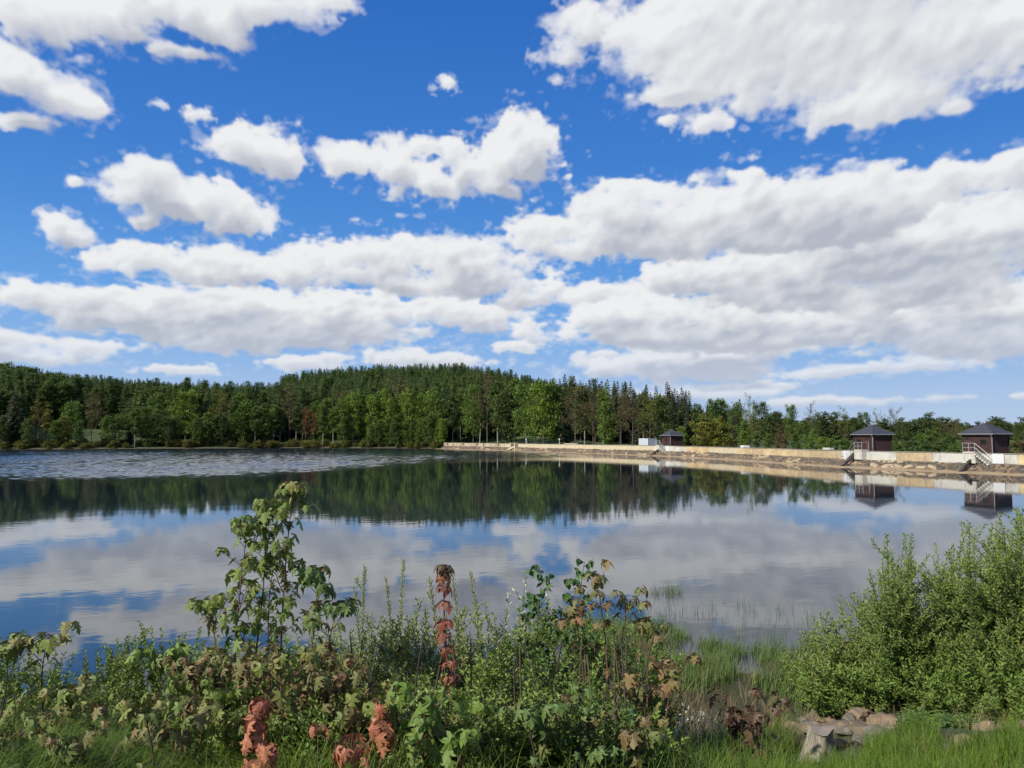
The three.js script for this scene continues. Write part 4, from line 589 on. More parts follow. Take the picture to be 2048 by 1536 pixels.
// a maple leaf: base at the origin, tip along +y, upper face towards +z; lobes droop and curl
function mapleLeaf(seed, droop, fold) {
  const R = rng(seed), half = [[0.05, -0.04], [0.26, -0.14], [0.44, -0.08], [0.36, 0.06], [0.23, 0.17], [0.40, 0.25], [0.44, 0.36], [0.66, 0.46], [0.46, 0.52], [0.34, 0.52], [0.19, 0.45], [0.22, 0.62], [0.29, 0.70], [0.16, 0.82], [0.02, 1.08]];
  const j = () => 1 + (R() - 0.5) * 0.16, out = [[0, 0], ...half.map(([x, y]) => [x * j(), y * j()]), ...half.slice(0, -1).reverse().map(([x, y]) => [-x * j(), y * j()])];
  const lift = (x, y) => { const r2 = x * x + (y - 0.15) ** 2; return [x * (1 - 0.25 * fold * Math.abs(x)), y - 0.12 * droop * r2, -droop * 0.55 * r2 - fold * 0.55 * Math.abs(x) + 0.05 * Math.sin(7 * x + seed) * r2 + 0.03 * (R() - 0.5)]; };
  const b = new Bag(), mid = lift(0, 0.3);
  for (let i = 0; i < out.length; i++) { const p = out[i], q = out[(i + 1) % out.length], t = 1 + (R() - 0.5) * 0.3, h = 1 + (R() - 0.5) * 0.25; b.tri(mid, lift(...p), lift(...q), [t * h, t, t * (2 - h)]); }
  return b.geo();
}
const mapleShapes = Array.from({ length: 8 }, (_, k) => mapleLeaf(900 + k * 13, 0.35 + 0.12 * k, 0.15 + 0.12 * (k % 4)));
const LEAF = {
  green: [leafMat(0.155, 0.215, 0.032, 0.4), leafMat(0.185, 0.225, 0.036, 0.4), leafMat(0.125, 0.19, 0.03, 0.4)],
  bright: [leafMat(0.14, 0.215, 0.03), leafMat(0.115, 0.19, 0.03)],
  lime: [leafMat(0.165, 0.205, 0.04), leafMat(0.135, 0.185, 0.036), leafMat(0.18, 0.17, 0.045)],
  olive: [leafMat(0.14, 0.15, 0.036), leafMat(0.16, 0.135, 0.042), leafMat(0.115, 0.15, 0.036), leafMat(0.18, 0.125, 0.05)],
  bronze: [leafMat(0.18, 0.13, 0.045), leafMat(0.15, 0.135, 0.04), leafMat(0.20, 0.11, 0.05), leafMat(0.14, 0.15, 0.04)],
  red: [leafMat(0.40, 0.145, 0.075, 0.35), leafMat(0.34, 0.115, 0.06, 0.35), leafMat(0.44, 0.175, 0.09, 0.35)],
  crimson: [leafMat(0.27, 0.085, 0.05, 0.35), leafMat(0.22, 0.075, 0.045, 0.35), leafMat(0.30, 0.12, 0.06, 0.35)],
  brown: [leafMat(0.12, 0.07, 0.038), leafMat(0.095, 0.055, 0.034), leafMat(0.10, 0.075, 0.036)],
  dark: [leafMat(0.08, 0.145, 0.03), leafMat(0.095, 0.155, 0.034)],
};
const bz = new THREE.Matrix4();
function hangLeaf(o, R, p, out, size, mats, hang) {                               // leaf at p pointing outwards and down
  const tip = V(out.x + (R() - 0.5) * 0.7, -hang, out.z + (R() - 0.5) * 0.7).normalize(), up = V(out.x * hang, 1, out.z * hang).add(V((R() - 0.5) * 1.7, (R() - 0.5) * 0.5, (R() - 0.5) * 1.7)), x = V().crossVectors(tip, up).normalize(), z = V().crossVectors(x, tip);
  const m = new THREE.Mesh(mapleShapes[Math.floor(R() * mapleShapes.length)], mats[Math.floor(R() * mats.length)]); m.name = 'leaf'; m.castShadow = m.receiveShadow = true;
  m.matrixAutoUpdate = true; m.quaternion.setFromRotationMatrix(bz.makeBasis(x, tip, z)); m.position.set(...p); m.scale.setScalar(size); o.add(m);
}
// a maple sapling: top at bearing u and picture row v (2048 x 1536), rooted at bearing ub; both at distance d
const rowToY = (v, d) => EYE + d * Math.tan(Math.atan((768 - v) / 1538) + 0.069464);
function sapling(u, v, ub, d, o = {}) {
  const { mats = LEAF.green, top = mats, size = 0.085, gap = 0.15, from = 0.3, label, group, stem = stemMats.red, pet = 0.11, per = 2, hang = 1.3, crown = 7, heads = 0.45, side = 0, r0 = 0.011, name = 'maple_sapling', depth = 0 } = o;
  const R = rng(Math.round(u * 7 + v * 13)), x0 = xAt(ub, d), z0 = -d - depth, y0 = ground(x0, z0) - 0.05, g = thing(name, label, 'sapling', group, [x0, y0, z0]), H = rowToY(v, d) - y0 - 0.06, dx = xAt(u, d) - x0, b = new Bag();
  const at = (t) => [dx * (0.35 * t + 0.65 * t * t) + 0.03 * Math.sin(t * 5 + u), H * t, depth * t * 0.9 + 0.03 * Math.sin(t * 4 + v)];
  const pts = []; for (let i = 0; i <= 10; i++) pts.push(at(i / 10)); b.tube(pts, pts.map((_, i) => r0 * (1 - 0.72 * i / 10)), 6);
  const whorl = (p, t, n, L, s, m, a0) => { for (let k = 0; k < n; k++) { const a = a0 + k / n * 6.283 + (R() - 0.5) * 0.6, l = L * (0.6 + 0.7 * R()), out = V(Math.cos(a), 0, Math.sin(a)), q = [p[0] + out.x * l * 0.8, p[1] + l * 0.62, p[2] + out.z * l * 0.8]; b.tube([p, [lerp(p[0], q[0], 0.5), lerp(p[1], q[1], 0.62), lerp(p[2], q[2], 0.5)], q], [0.0032, 0.0025, 0.0018], 3); hangLeaf(g, R, q, out, s * (0.7 + 0.6 * R()), m, hang * (0.6 + 0.8 * R())); } };
  let n = 0;
  for (let y = H * from; y < H * 0.97; y += gap * (0.75 + 0.5 * R())) { const t = y / H, p = at(t); n++; whorl(p, t, per, pet * (1.25 - 0.35 * t), size * (0.75 + 0.35 * t), mats, n * 1.57 + R() * 0.5); if (side && n % 2 === 0 && t < 0.88) { const a = R() * 6.283, L = side * (1.1 - 0.6 * t), e = [p[0] + Math.cos(a) * L * 0.7, p[1] + L * 0.75, p[2] + Math.sin(a) * L * 0.7]; b.tube([p, [lerp(p[0], e[0], 0.6), lerp(p[1], e[1], 0.45), lerp(p[2], e[2], 0.6)], e], [0.005, 0.004, 0.003], 4); whorl(e, t, 4, pet * 0.75, size * 0.85, mats, R() * 6); whorl([lerp(p[0], e[0], 0.6), lerp(p[1], e[1], 0.5), lerp(p[2], e[2], 0.6)], t, 2, pet * 0.7, size * 0.75, mats, R() * 6); } }
  for (let k = 0; k < Math.round(crown * heads); k++) { const t = 0.84 + 0.15 * R(), p = at(t), a = k * 2.4 + R(), L = pet * (1.0 + 0.9 * R()), e = [p[0] + Math.cos(a) * L, p[1] + L * 0.8, p[2] + Math.sin(a) * L]; b.tube([p, e], [0.004, 0.002], 3); whorl(e, t, 4, pet * 0.5, size * 0.85, top, R() * 6); }
  whorl(at(1), 1, crown, pet * 0.85, size, top, R() * 6); whorl(at(0.985), 1, Math.ceil(crown * 0.6), pet * 0.5, size * 0.8, top, R() * 6);
  const m = part('stem', b.geo(), stem, g); return g;
}
const GT = 'tall green maple saplings in the thicket', OT = 'olive and bronze maple saplings in the thicket', LT = 'yellow green maple saplings over the grass';
sapling(597, 968, 556, 6.0, { label: 'tallest slender green maple sapling, leaning, with leafy head over the water', group: GT, crown: 10, side: 0.22, gap: 0.12, per: 3, from: 0.5, mats: LEAF.green, top: LEAF.lime });
sapling(532, 1000, 517, 6.0, { label: 'tall green maple sapling with bushy head beside the tallest one', group: GT, crown: 11, side: 0.24, gap: 0.12, per: 3, from: 0.48, mats: LEAF.green });
sapling(492, 1050, 490, 5.9, { label: 'tall straight green maple sapling with dark upright stem', group: GT, crown: 10, side: 0.22, gap: 0.12, per: 3, from: 0.48, mats: LEAF.green });
sapling(560, 1110, 545, 6.3, { label: 'green maple sapling half hidden between the tall ones', group: GT, crown: 8, side: 0.22, gap: 0.14, from: 0.35, mats: LEAF.green });
sapling(440, 1200, 472, 5.8, { label: 'olive maple sapling bending outward at the thicket edge', group: OT, crown: 8, side: 0.16, mats: LEAF.olive, top: LEAF.green });
sapling(632, 1138, 622, 5.9, { label: 'dark green maple sapling with flat leafy head', group: GT, crown: 12, side: 0.16, from: 0.4, mats: LEAF.olive, top: LEAF.dark, size: 0.095 });
sapling(680, 1205, 652, 5.9, { label: 'maple sapling with dark green head and bronze lower leaves', group: OT, crown: 9, side: 0.18, mats: LEAF.olive, top: LEAF.dark });
sapling(42, 1285, 6, 5.4, { label: 'leaning yellow green maple sapling over the grass, left of its twin', group: LT, crown: 9, gap: 0.3, from: 0.62, mats: LEAF.lime, stem: stemMats.dark, side: 0.12 });
sapling(120, 1272, 98, 5.4, { label: 'thin yellow green maple sapling with small flat head over the grass', group: LT, crown: 7, gap: 0.26, from: 0.6, mats: LEAF.lime, stem: stemMats.dark });
sapling(350, 1305, 392, 5.9, { label: 'maple sapling with broad bright green leaves at the water edge', crown: 9, size: 0.11, mats: LEAF.bright, side: 0.14, gap: 0.18 });
sapling(408, 1325, 418, 5.6, { label: 'olive maple sapling with hanging folded leaves', group: OT, crown: 10, mats: LEAF.olive, hang: 2, side: 0.14 });
sapling(155, 1372, 158, 5.2, { label: 'short yellow green maple sapling in the long grass', group: LT, crown: 9, mats: LEAF.lime, side: 0.12, from: 0.4 });
sapling(28, 1470, 20, 4.4, { label: 'low drooping yellow green maple in the grass corner', group: LT, crown: 10, mats: LEAF.lime, hang: 2.2, from: 0.4 });
sapling(165, 1485, 150, 4.3, { label: 'low olive maple sapling in the long grass', group: OT, crown: 9, mats: LEAF.olive, hang: 1.8, from: 0.4 });
sapling(535, 1395, 530, 4.3, { label: 'salmon red maple sapling with large hanging leaves', crown: 13, mats: LEAF.red, size: 0.078, per: 4, gap: 0.06, hang: 2.6, pet: 0.06, heads: 0, from: 0.2 });
sapling(560, 1475, 555, 4.0, { label: 'small salmon red maple shoot below the large red one', crown: 10, mats: LEAF.red, size: 0.07, per: 4, gap: 0.06, hang: 2.6, pet: 0.055, heads: 0, from: 0.25 });
sapling(778, 1402, 752, 4.5, { label: 'orange red maple sapling with drooping leaves in the thicket', crown: 13, mats: LEAF.red, size: 0.08, per: 4, gap: 0.07, hang: 2.2, pet: 0.075, heads: 0, from: 0.62 });
sapling(715, 1490, 712, 4.1, { label: 'small orange red maple shoot at the thicket foot', crown: 11, mats: LEAF.red, size: 0.07, per: 3, gap: 0.08, hang: 1.6, heads: 0.2, from: 0.4 });
{ // the tall red one: tight whorls up a straight stem, brown head
  const g = sapling(893, 1125, 914, 5.4, { label: 'tall single stemmed maple with crimson whorls and brown head', crown: 16, heads: 0, mats: LEAF.crimson, top: LEAF.brown, size: 0.065, per: 5, gap: 0.1, hang: 1.5, pet: 0.06, from: 0.2, r0: 0.012 });
}
sapling(868, 1398, 850, 4.3, { label: 'bright green maple sapling with broad layered leaves', crown: 12, mats: LEAF.bright, size: 0.095, per: 4, gap: 0.09, side: 0.14, from: 0.2 });
sapling(930, 1460, 925, 4.2, { label: 'low bright green maple shoot under the crimson one', crown: 9, mats: LEAF.bright, size: 0.085, per: 3, gap: 0.09, from: 0.2 });
sapling(1192, 1150, 1212, 6.6, { label: 'thin reddish stemmed maple with small dark olive head', group: OT, crown: 9, mats: LEAF.bronze, top: LEAF.olive, size: 0.08, from: 0.55, gap: 0.22 });
sapling(1246, 1196, 1234, 6.8, { label: 'thin bare stemmed maple with one tuft of olive leaves', group: OT, crown: 6, mats: LEAF.bronze, top: LEAF.olive, size: 0.085, from: 0.7, gap: 0.3 });
sapling(1140, 1212, 1190, 6.6, { label: 'leaning thin stemmed maple with bronze tuft', group: OT, crown: 8, mats: LEAF.bronze, size: 0.08, from: 0.6, gap: 0.25 });
sapling(1300, 1245, 1270, 6.6, { label: 'slender bronze maple beside the reedy shallows', group: OT, crown: 7, mats: LEAF.bronze, top: LEAF.olive, size: 0.08, from: 0.35, gap: 0.2 });
sapling(1330, 1330, 1300, 6.2, { label: 'short bronze maple in front of the reedy shallows', group: OT, crown: 9, mats: LEAF.bronze, size: 0.085, from: 0.3, gap: 0.14 });
sapling(1260, 1370, 1255, 5.4, { label: 'short rusty maple in front of thin bare stems', group: OT, crown: 9, mats: LEAF.bronze, size: 0.085, from: 0.3, gap: 0.13 });
sapling(1482, 1432, 1486, 6.6, { label: 'low maple with large purple brown leaves beside the stump', crown: 13, mats: LEAF.brown, size: 0.105, per: 5, gap: 0.07, hang: 1.1, pet: 0.17, from: 0.35 });
{ // fill of the thicket: lower olive and bronze saplings standing among the tall ones
  const R = rng(404);
  for (let k = 0; k < 36; k++) { const u = 395 + 400 * (k + R()) / 36, d = 4.6 + 1.5 * R(), v = 1310 + 160 * R() + (u > 700 ? 40 : 0); sapling(u, v, u + (R() - 0.5) * 30, d, { label: 'olive bronze maple sapling in the thicket under the tall green ones', group: 'low maples filling the thicket', crown: 8, mats: R() < 0.4 ? LEAF.olive : R() < 0.2 ? LEAF.bronze : R() < 0.5 ? LEAF.lime : LEAF.green, side: 0.14, from: 0.25, gap: 0.12, size: 0.065 + 0.025 * R(), hang: 1.2 + R(), stem: R() < 0.5 ? stemMats.dark : stemMats.red }); }
  for (let k = 0; k < 14; k++) { const u = 10 + 390 * R(), d = 4.3 + 2.6 * R(), v = 1385 + 110 * (6.9 - d) / 2.6 * R() + 20; sapling(u, v, u + (R() - 0.5) * 30, d, { label: 'small yellow green maple seedling standing in the long grass', group: 'maple seedlings in the left grass', crown: 7, mats: R() < 0.65 ? LEAF.lime : LEAF.olive, from: 0.45, gap: 0.12, size: 0.065 + 0.025 * R(), heads: 0.4, stem: stemMats.dark }); }
  for (let k = 0; k < 16; k++) { const u = 820 + 430 * R(), d = 4.4 + 1.2 * R(), v = 1400 + 90 * R(); sapling(u, v, u + (R() - 0.5) * 20, d, { label: 'low green maple seedling at the foot of the willow thicket', group: 'maple seedlings below the willows', crown: 7, mats: R() < 0.5 ? LEAF.dark : LEAF.olive, from: 0.3, gap: 0.12, size: 0.055 + 0.03 * R(), stem: stemMats.dark }); }
}
// ------------------------------------------------------------------ willows: narrow leaves along upright shoots, catkins
const willowMats = { green: leafMat(0.185, 0.26, 0.045, 0.4), grey: leafMat(0.25, 0.30, 0.10, 0.4), deep: leafMat(0.15, 0.235, 0.038, 0.4), catkin: leafMat(0.32, 0.34, 0.14, 0.3), silver: leafMat(0.42, 0.45, 0.33, 0.3) };
function narrowLeaf(b, R, p, dir, len, w, t) {
  const s = V(R() - 0.5, R() - 0.5, R() - 0.5).cross(dir).normalize(), n = V().crossVectors(dir, s), m = 0.45, f = len * 0.12;
  const P = (k, a, c) => [p[0] + dir.x * len * k + s.x * w * a + n.x * c, p[1] + dir.y * len * k + s.y * w * a + n.y * c - 0.25 * len * k * k, p[2] + dir.z * len * k + s.z * w * a + n.z * c];
  b.tri(P(0, 0, 0), P(m, 1, f), P(1, 0, 0), t); b.tri(P(0, 0, 0), P(1, 0, 0), P(m, -1, f), t);
}
function catkin(b, R, p, dir, len, r, t) { const q = (k) => [p[0] + dir.x * len * k, p[1] + dir.y * len * k + 0.25 * len * k * k, p[2] + dir.z * len * k]; b.tube([q(0), q(0.3), q(0.75), q(1)], [r * 0.4, r, r * 0.85, r * 0.2], 4, t); }
// shoots: list of [base, tip, bend]; leaves set all along
function shoot(wood, leaf, kat, R, base, tip, o) {
  const { gap = 0.02, len = 0.05, wide = 0.0085, twigs = 5, catkins = 0, from = 0.22, r = 0.008, spread = 0.3 } = o, N = 8, pts = [], sag = V((R() - 0.5) * 0.2, 0, (R() - 0.5) * 0.2);
  for (let i = 0; i <= N; i++) { const t = i / N; pts.push([lerp(base[0], tip[0], Math.pow(t, 1.25)) + sag.x * Math.sin(t * 3), lerp(base[1], tip[1], t), lerp(base[2], tip[2], Math.pow(t, 1.25)) + sag.z * Math.sin(t * 3)]); }
  wood.tube(pts, pts.map((_, i) => r * (1 - 0.8 * i / N)), 5);
  const dress = (q, f0, g, l) => { const L = Math.hypot(q[q.length - 1][0] - q[0][0], q[q.length - 1][1] - q[0][1], q[q.length - 1][2] - q[0][2]); let a = R() * 6; for (let s = L * f0; s < L; s += g * (0.7 + 0.6 * R())) { const t = s / L * (q.length - 1), i = Math.min(q.length - 2, Math.floor(t)), f = t - i, p = [0, 1, 2].map((k) => lerp(q[i][k], q[i + 1][k], f)), ax = V(q[i + 1][0] - q[i][0], q[i + 1][1] - q[i][1], q[i + 1][2] - q[i][2]).normalize(); a += 2.4; const d = V(Math.cos(a), 0.1 + 0.5 * R(), Math.sin(a)).addScaledVector(ax, 0.55 + 0.5 * s / L).normalize(), tt = tint(R, 0.45); if (catkins && R() < catkins * (s / L)) catkin(kat, R, p, d, 0.034 + 0.022 * R(), 0.0048, tt); else narrowLeaf(leaf, R, p, d, l * (0.6 + 0.7 * R()), wide * (0.8 + 0.5 * R()), tt); } };
  dress(pts, from, gap, len);
  for (let k = 0; k < twigs; k++) { const t = 0.25 + 0.65 * R(), i = Math.floor(t * N), p = pts[i], a = R() * 6.283, l = spread * (0.5 + 0.8 * R()) * (1.15 - t * 0.6), e = [p[0] + Math.cos(a) * l * 0.65, p[1] + l * 0.75, p[2] + Math.sin(a) * l * 0.65], m = [lerp(p[0], e[0], 0.6), lerp(p[1], e[1], 0.45), lerp(p[2], e[2], 0.6)]; wood.tube([p, m, e], [r * 0.4, r * 0.3, r * 0.15], 3); dress([p, m, e], 0.1, gap * 0.9, len * 0.95); }
}
function willow(name, label, group, seed, base, list, m, o, km = willowMats.catkin, woodMat = stemMats.olive) {
  const R = rng(seed), g = thing(name, label, 'shrub', group, base), w = new Bag(), l = new Bag(), k = new Bag();
  for (const [b, t] of list(R)) shoot(w, l, k, R, b, t, o);
  part('stem', w.geo(), woodMat, g); part('foliage', l.geo(), m, g, 'stuff'); if (k.i.length) part('catkins', k.geo(), km, g, 'stuff'); return g;
}
// the big willow on the right: several shrubs side by side; [bearing of base, distance, bearings of tips, picture rows of tips, count]
const tipsTo = (ub, d, rows, n, dz) => (R) => Array.from({ length: Math.round(n * 1.2) }, (_, i) => { const [u, v] = rows[Math.floor(R() * rows.length)], uu = u + (R() - 0.5) * 70, f = R() < 0.35 ? 0 : R() * 0.55, dd = d + (R() - 0.5) * dz, x0 = xAt(ub, d), b = [(R() - 0.5) * 0.5, -0.05, (R() - 0.5) * 0.5], y = rowToY(v, dd) - ground(x0, -d); return [b, [xAt(uu, dd) - x0, Math.max(0.35, y * (1 - f)), -(dd - d)]]; });
const WG = 'willow shrubs on the right bank', RB = [[1620, 8.8, [[1580, 1340], [1612, 1250], [1565, 1380], [1650, 1270]], 14], [1690, 8.6, [[1640, 1270], [1680, 1205], [1730, 1180], [1610, 1320]], 20], [1770, 8.4, [[1710, 1190], [1785, 1070], [1840, 1085], [1750, 1140]], 28], [1850, 8.2, [[1790, 1150], [1835, 1085], [1890, 1090], [1940, 1055]], 28], [1930, 8.0, [[1880, 1100], [1945, 1045], [1990, 1060], [2020, 1030]], 30], [2010, 7.8, [[1960, 1080], [2012, 1020], [2050, 1015], [2080, 1030]], 30], [2100, 7.6, [[2050, 1040], [2100, 1000], [2150, 1010]], 26]];
const WL = ['outermost low willow shrub of the right bank, reaching over shallows', 'willow shrub behind the stone slabs on the right bank', 'willow shrub with tall catkin shoots right of the slabs', 'dense willow shrub in the middle of the right bank thicket', 'dense willow shrub with tall shoots below the end valve house', 'tallest willow shrub at the right bank', 'last willow shrub standing furthest along the right bank'];
RB.forEach(([u, d0, rows, n], i) => { const d = d0 + 1.0, x = xAt(u, d); willow('willow_shrub', WL[i], WG, 500 + i, [x, ground(x, -d), -d], tipsTo(u, d, rows, n, 1.6), i % 2 ? willowMats.green : willowMats.deep, { gap: 0.0145, len: 0.064, wide: 0.0095, twigs: 11, catkins: 0.18, from: 0.1, spread: 0.46 }); });
// low front skirt of the right thicket
for (const [i, [u, d, v0]] of [[1660, 9.3, 1370], [1740, 9.1, 1340], [1820, 8.9, 1320], [1910, 8.6, 1310], [1995, 8.3, 1300], [2070, 8.0, 1290]].entries()) { const x = xAt(u, d); willow('willow_shrub', ['low willow growth right behind the stone slabs', 'low willow growth above the slab ends', 'low leafy willow growth above bright grass', 'low leafy willow growth behind the small rock', 'low leafy willow growth behind the large split rock', 'low willow growth past the large split rock'][i], 'low willow growth in front of the right thicket', 540 + i, [x, ground(x, -d), -d], tipsTo(u, d, [[u - 60, v0], [u, v0 - 30], [u + 60, v0 + 20], [u - 20, v0 + 50]], 16, 0.8), willowMats.deep, { gap: 0.018, len: 0.075, wide: 0.013, twigs: 8, from: 0.08, spread: 0.32, r: 0.006 }); }
// middle thicket: pale willow with upright catkin shoots
for (const [i, [u, v, d]] of [[735, 1135, 7.9], [775, 1160, 8.1], [812, 1122, 8.0], [860, 1160, 7.8], [905, 1150, 7.9], [940, 1148, 8.2], [712, 1178, 7.7]].entries()) { const x = xAt(u + 10, d), y0 = ground(x, -d); willow('catkin_willow', 'upright willow shoot crowded with pale green catkins over the thicket', 'upright catkin shoots in the middle thicket', 560 + i, [x, y0, -d], (R) => [[[0, -0.05, 0], [xAt(u, d) - x, rowToY(v, d) - y0, 0]]], willowMats.grey, { gap: 0.0085, len: 0.05, wide: 0.008, twigs: 3, catkins: 0.8, from: 0.2, spread: 0.22 }); }
for (const [i, [u, d, rows, n, mm]] of [[740, 7.2, [[700, 1290], [740, 1260], [780, 1240], [720, 1230]], 22, 'grey'], [830, 7.0, [[800, 1240], [840, 1260], [880, 1220], [820, 1200]], 24, 'grey'], [930, 7.0, [[900, 1230], [950, 1210], [980, 1230], [930, 1270]], 24, 'grey'], [1020, 7.2, [[1000, 1230], [1045, 1215], [1070, 1210], [1020, 1260]], 24, 'green'], [1110, 7.2, [[1080, 1200], [1120, 1230], [1150, 1220], [1180, 1260]], 22, 'deep'], [980, 6.2, [[930, 1340], [980, 1300], [1040, 1330]], 20, 'green'], [1100, 6.0, [[1050, 1330], [1110, 1310], [1170, 1350]], 20, 'deep'], [880, 6.0, [[840, 1350], [890, 1330], [930, 1370]], 18, 'green'], [1190, 7.6, [[1150, 1250], [1200, 1230], [1250, 1260]], 20, 'green'], [660, 7.4, [[620, 1270], [660, 1250], [700, 1270]], 20, 'grey'], [560, 7.4, [[520, 1290], [570, 1270], [600, 1290]], 18, 'green'], [450, 7.8, [[410, 1310], [450, 1290], [490, 1300]], 16, 'green'], [1280, 7.8, [[1250, 1300], [1290, 1280], [1330, 1320]], 16, 'green'], [780, 6.1, [[740, 1370], [780, 1340], [830, 1360]], 18, 'grey'], [1180, 6.4, [[1150, 1350], [1200, 1330], [1240, 1370]], 16, 'green'], [700, 5.0, [[660, 1420], [700, 1400], [750, 1430]], 18, 'green'], [820, 5.0, [[790, 1420], [830, 1410], [870, 1440]], 18, 'grey'], [960, 4.9, [[920, 1420], [970, 1400], [1010, 1420]], 20, 'green'], [1060, 4.9, [[1030, 1410], [1070, 1400], [1110, 1420]], 20, 'green'], [1160, 5.0, [[1130, 1410], [1170, 1400], [1210, 1430]], 18, 'deep'], [470, 5.2, [[430, 1420], [480, 1390], [520, 1420]], 16, 'green'], [620, 5.0, [[580, 1430], [620, 1400], [650, 1420]], 16, 'deep'], [1250, 5.4, [[1220, 1410], [1260, 1400], [1290, 1430]], 14, 'green']].entries()) { const x = xAt(u, d); willow('willow_shrub', ['pale willow shrub beside the dark headed maple', 'pale willow shrub below the catkin shoots', 'pale willow shrub right of the crimson maple', 'willow shrub with drooping silvery tips in the middle thicket', 'deep green willow shrub below the heart leaved sapling', 'lower willow growth with many dark thin stems', 'lower willow growth around the bare brown stems', 'lower willow growth behind the bright green maple', 'green willow shrub beside the thin olive maples', 'pale willow shrub behind the maple clump', 'green willow shrub behind the tallest maples', 'green willow shrub at the water edge left of the tall maples', 'low green willow shrub before the reedy shallows', 'pale low willow growth behind the orange red maple', 'low green willow growth under the thin olive maples', 'fine leaved low willow beside the salmon red maple', 'pale fine leaved low willow behind the orange red maple', 'fine leaved low willow right of the bright green maple', 'fine leaved low willow under the bare stems', 'deep green fine leaved low willow before the thin maples', 'fine leaved low willow at the grassy edge of the thicket', 'deep green fine leaved low willow among bronze maples', 'fine leaved low willow beside the bright right grass'][i], 'willow shrubs of the middle thicket', 600 + i, [x, ground(x, -d), -d], tipsTo(u, d, rows, n, 1.2), willowMats[mm], { gap: 0.0135, len: 0.055, wide: 0.0095, twigs: 11, catkins: i < 4 ? 0.2 : 0, from: 0.16, spread: 0.34, r: 0.006 }, willowMats.catkin, stemMats.dark); }
// silvery arching tips
for (const [i, [u, v, ub, d]] of [[1048, 1150, 1000, 7.6], [1092, 1160, 1030, 7.4], [1018, 1180, 985, 7.5]].entries()) { const x = xAt(ub, d), y0 = ground(x, -d); willow('catkin_willow', 'arching willow shoot with silvery white leaf tips', 'silvery arching willow shoots', 620 + i, [x, y0, -d], () => [[[0, -0.05, 0], [xAt(u, d) - x, rowToY(v, d) - y0, 0.1]]], willowMats.silver, { gap: 0.022, len: 0.06, wide: 0.011, twigs: 4, from: 0.45, spread: 0.3 }); }
// small willows along the left water edge
for (const [i, [u, d, v, n]] of [[215, 9.0, 1335, 11], [255, 8.8, 1310, 12], [290, 8.7, 1280, 13], [330, 8.7, 1290, 12], [370, 8.6, 1300, 12], [410, 8.5, 1290, 11], [60, 8.2, 1320, 12], [110, 8.4, 1325, 11], [10, 7.9, 1310, 12], [-40, 7.5, 1300, 12], [175, 8.7, 1350, 9], [30, 7.2, 1390, 11], [120, 7.4, 1400, 10], [210, 7.6, 1390, 10], [80, 7.8, 1360, 10]].entries()) { const x = xAt(u, d); willow('willow_shrub', 'small leafy willow shoot cluster at the left water edge', 'small willows along the left water edge', 640 + i, [x, Math.max(-0.1, ground(x, -d)), -d], tipsTo(u, d, [[u - 24, v - 10], [u, v - 35], [u + 26, v - 20]], n, 0.6), willowMats.green, { gap: 0.011, len: 0.05, wide: 0.0105, twigs: 6, from: 0.2, spread: 0.2, r: 0.005 }); }
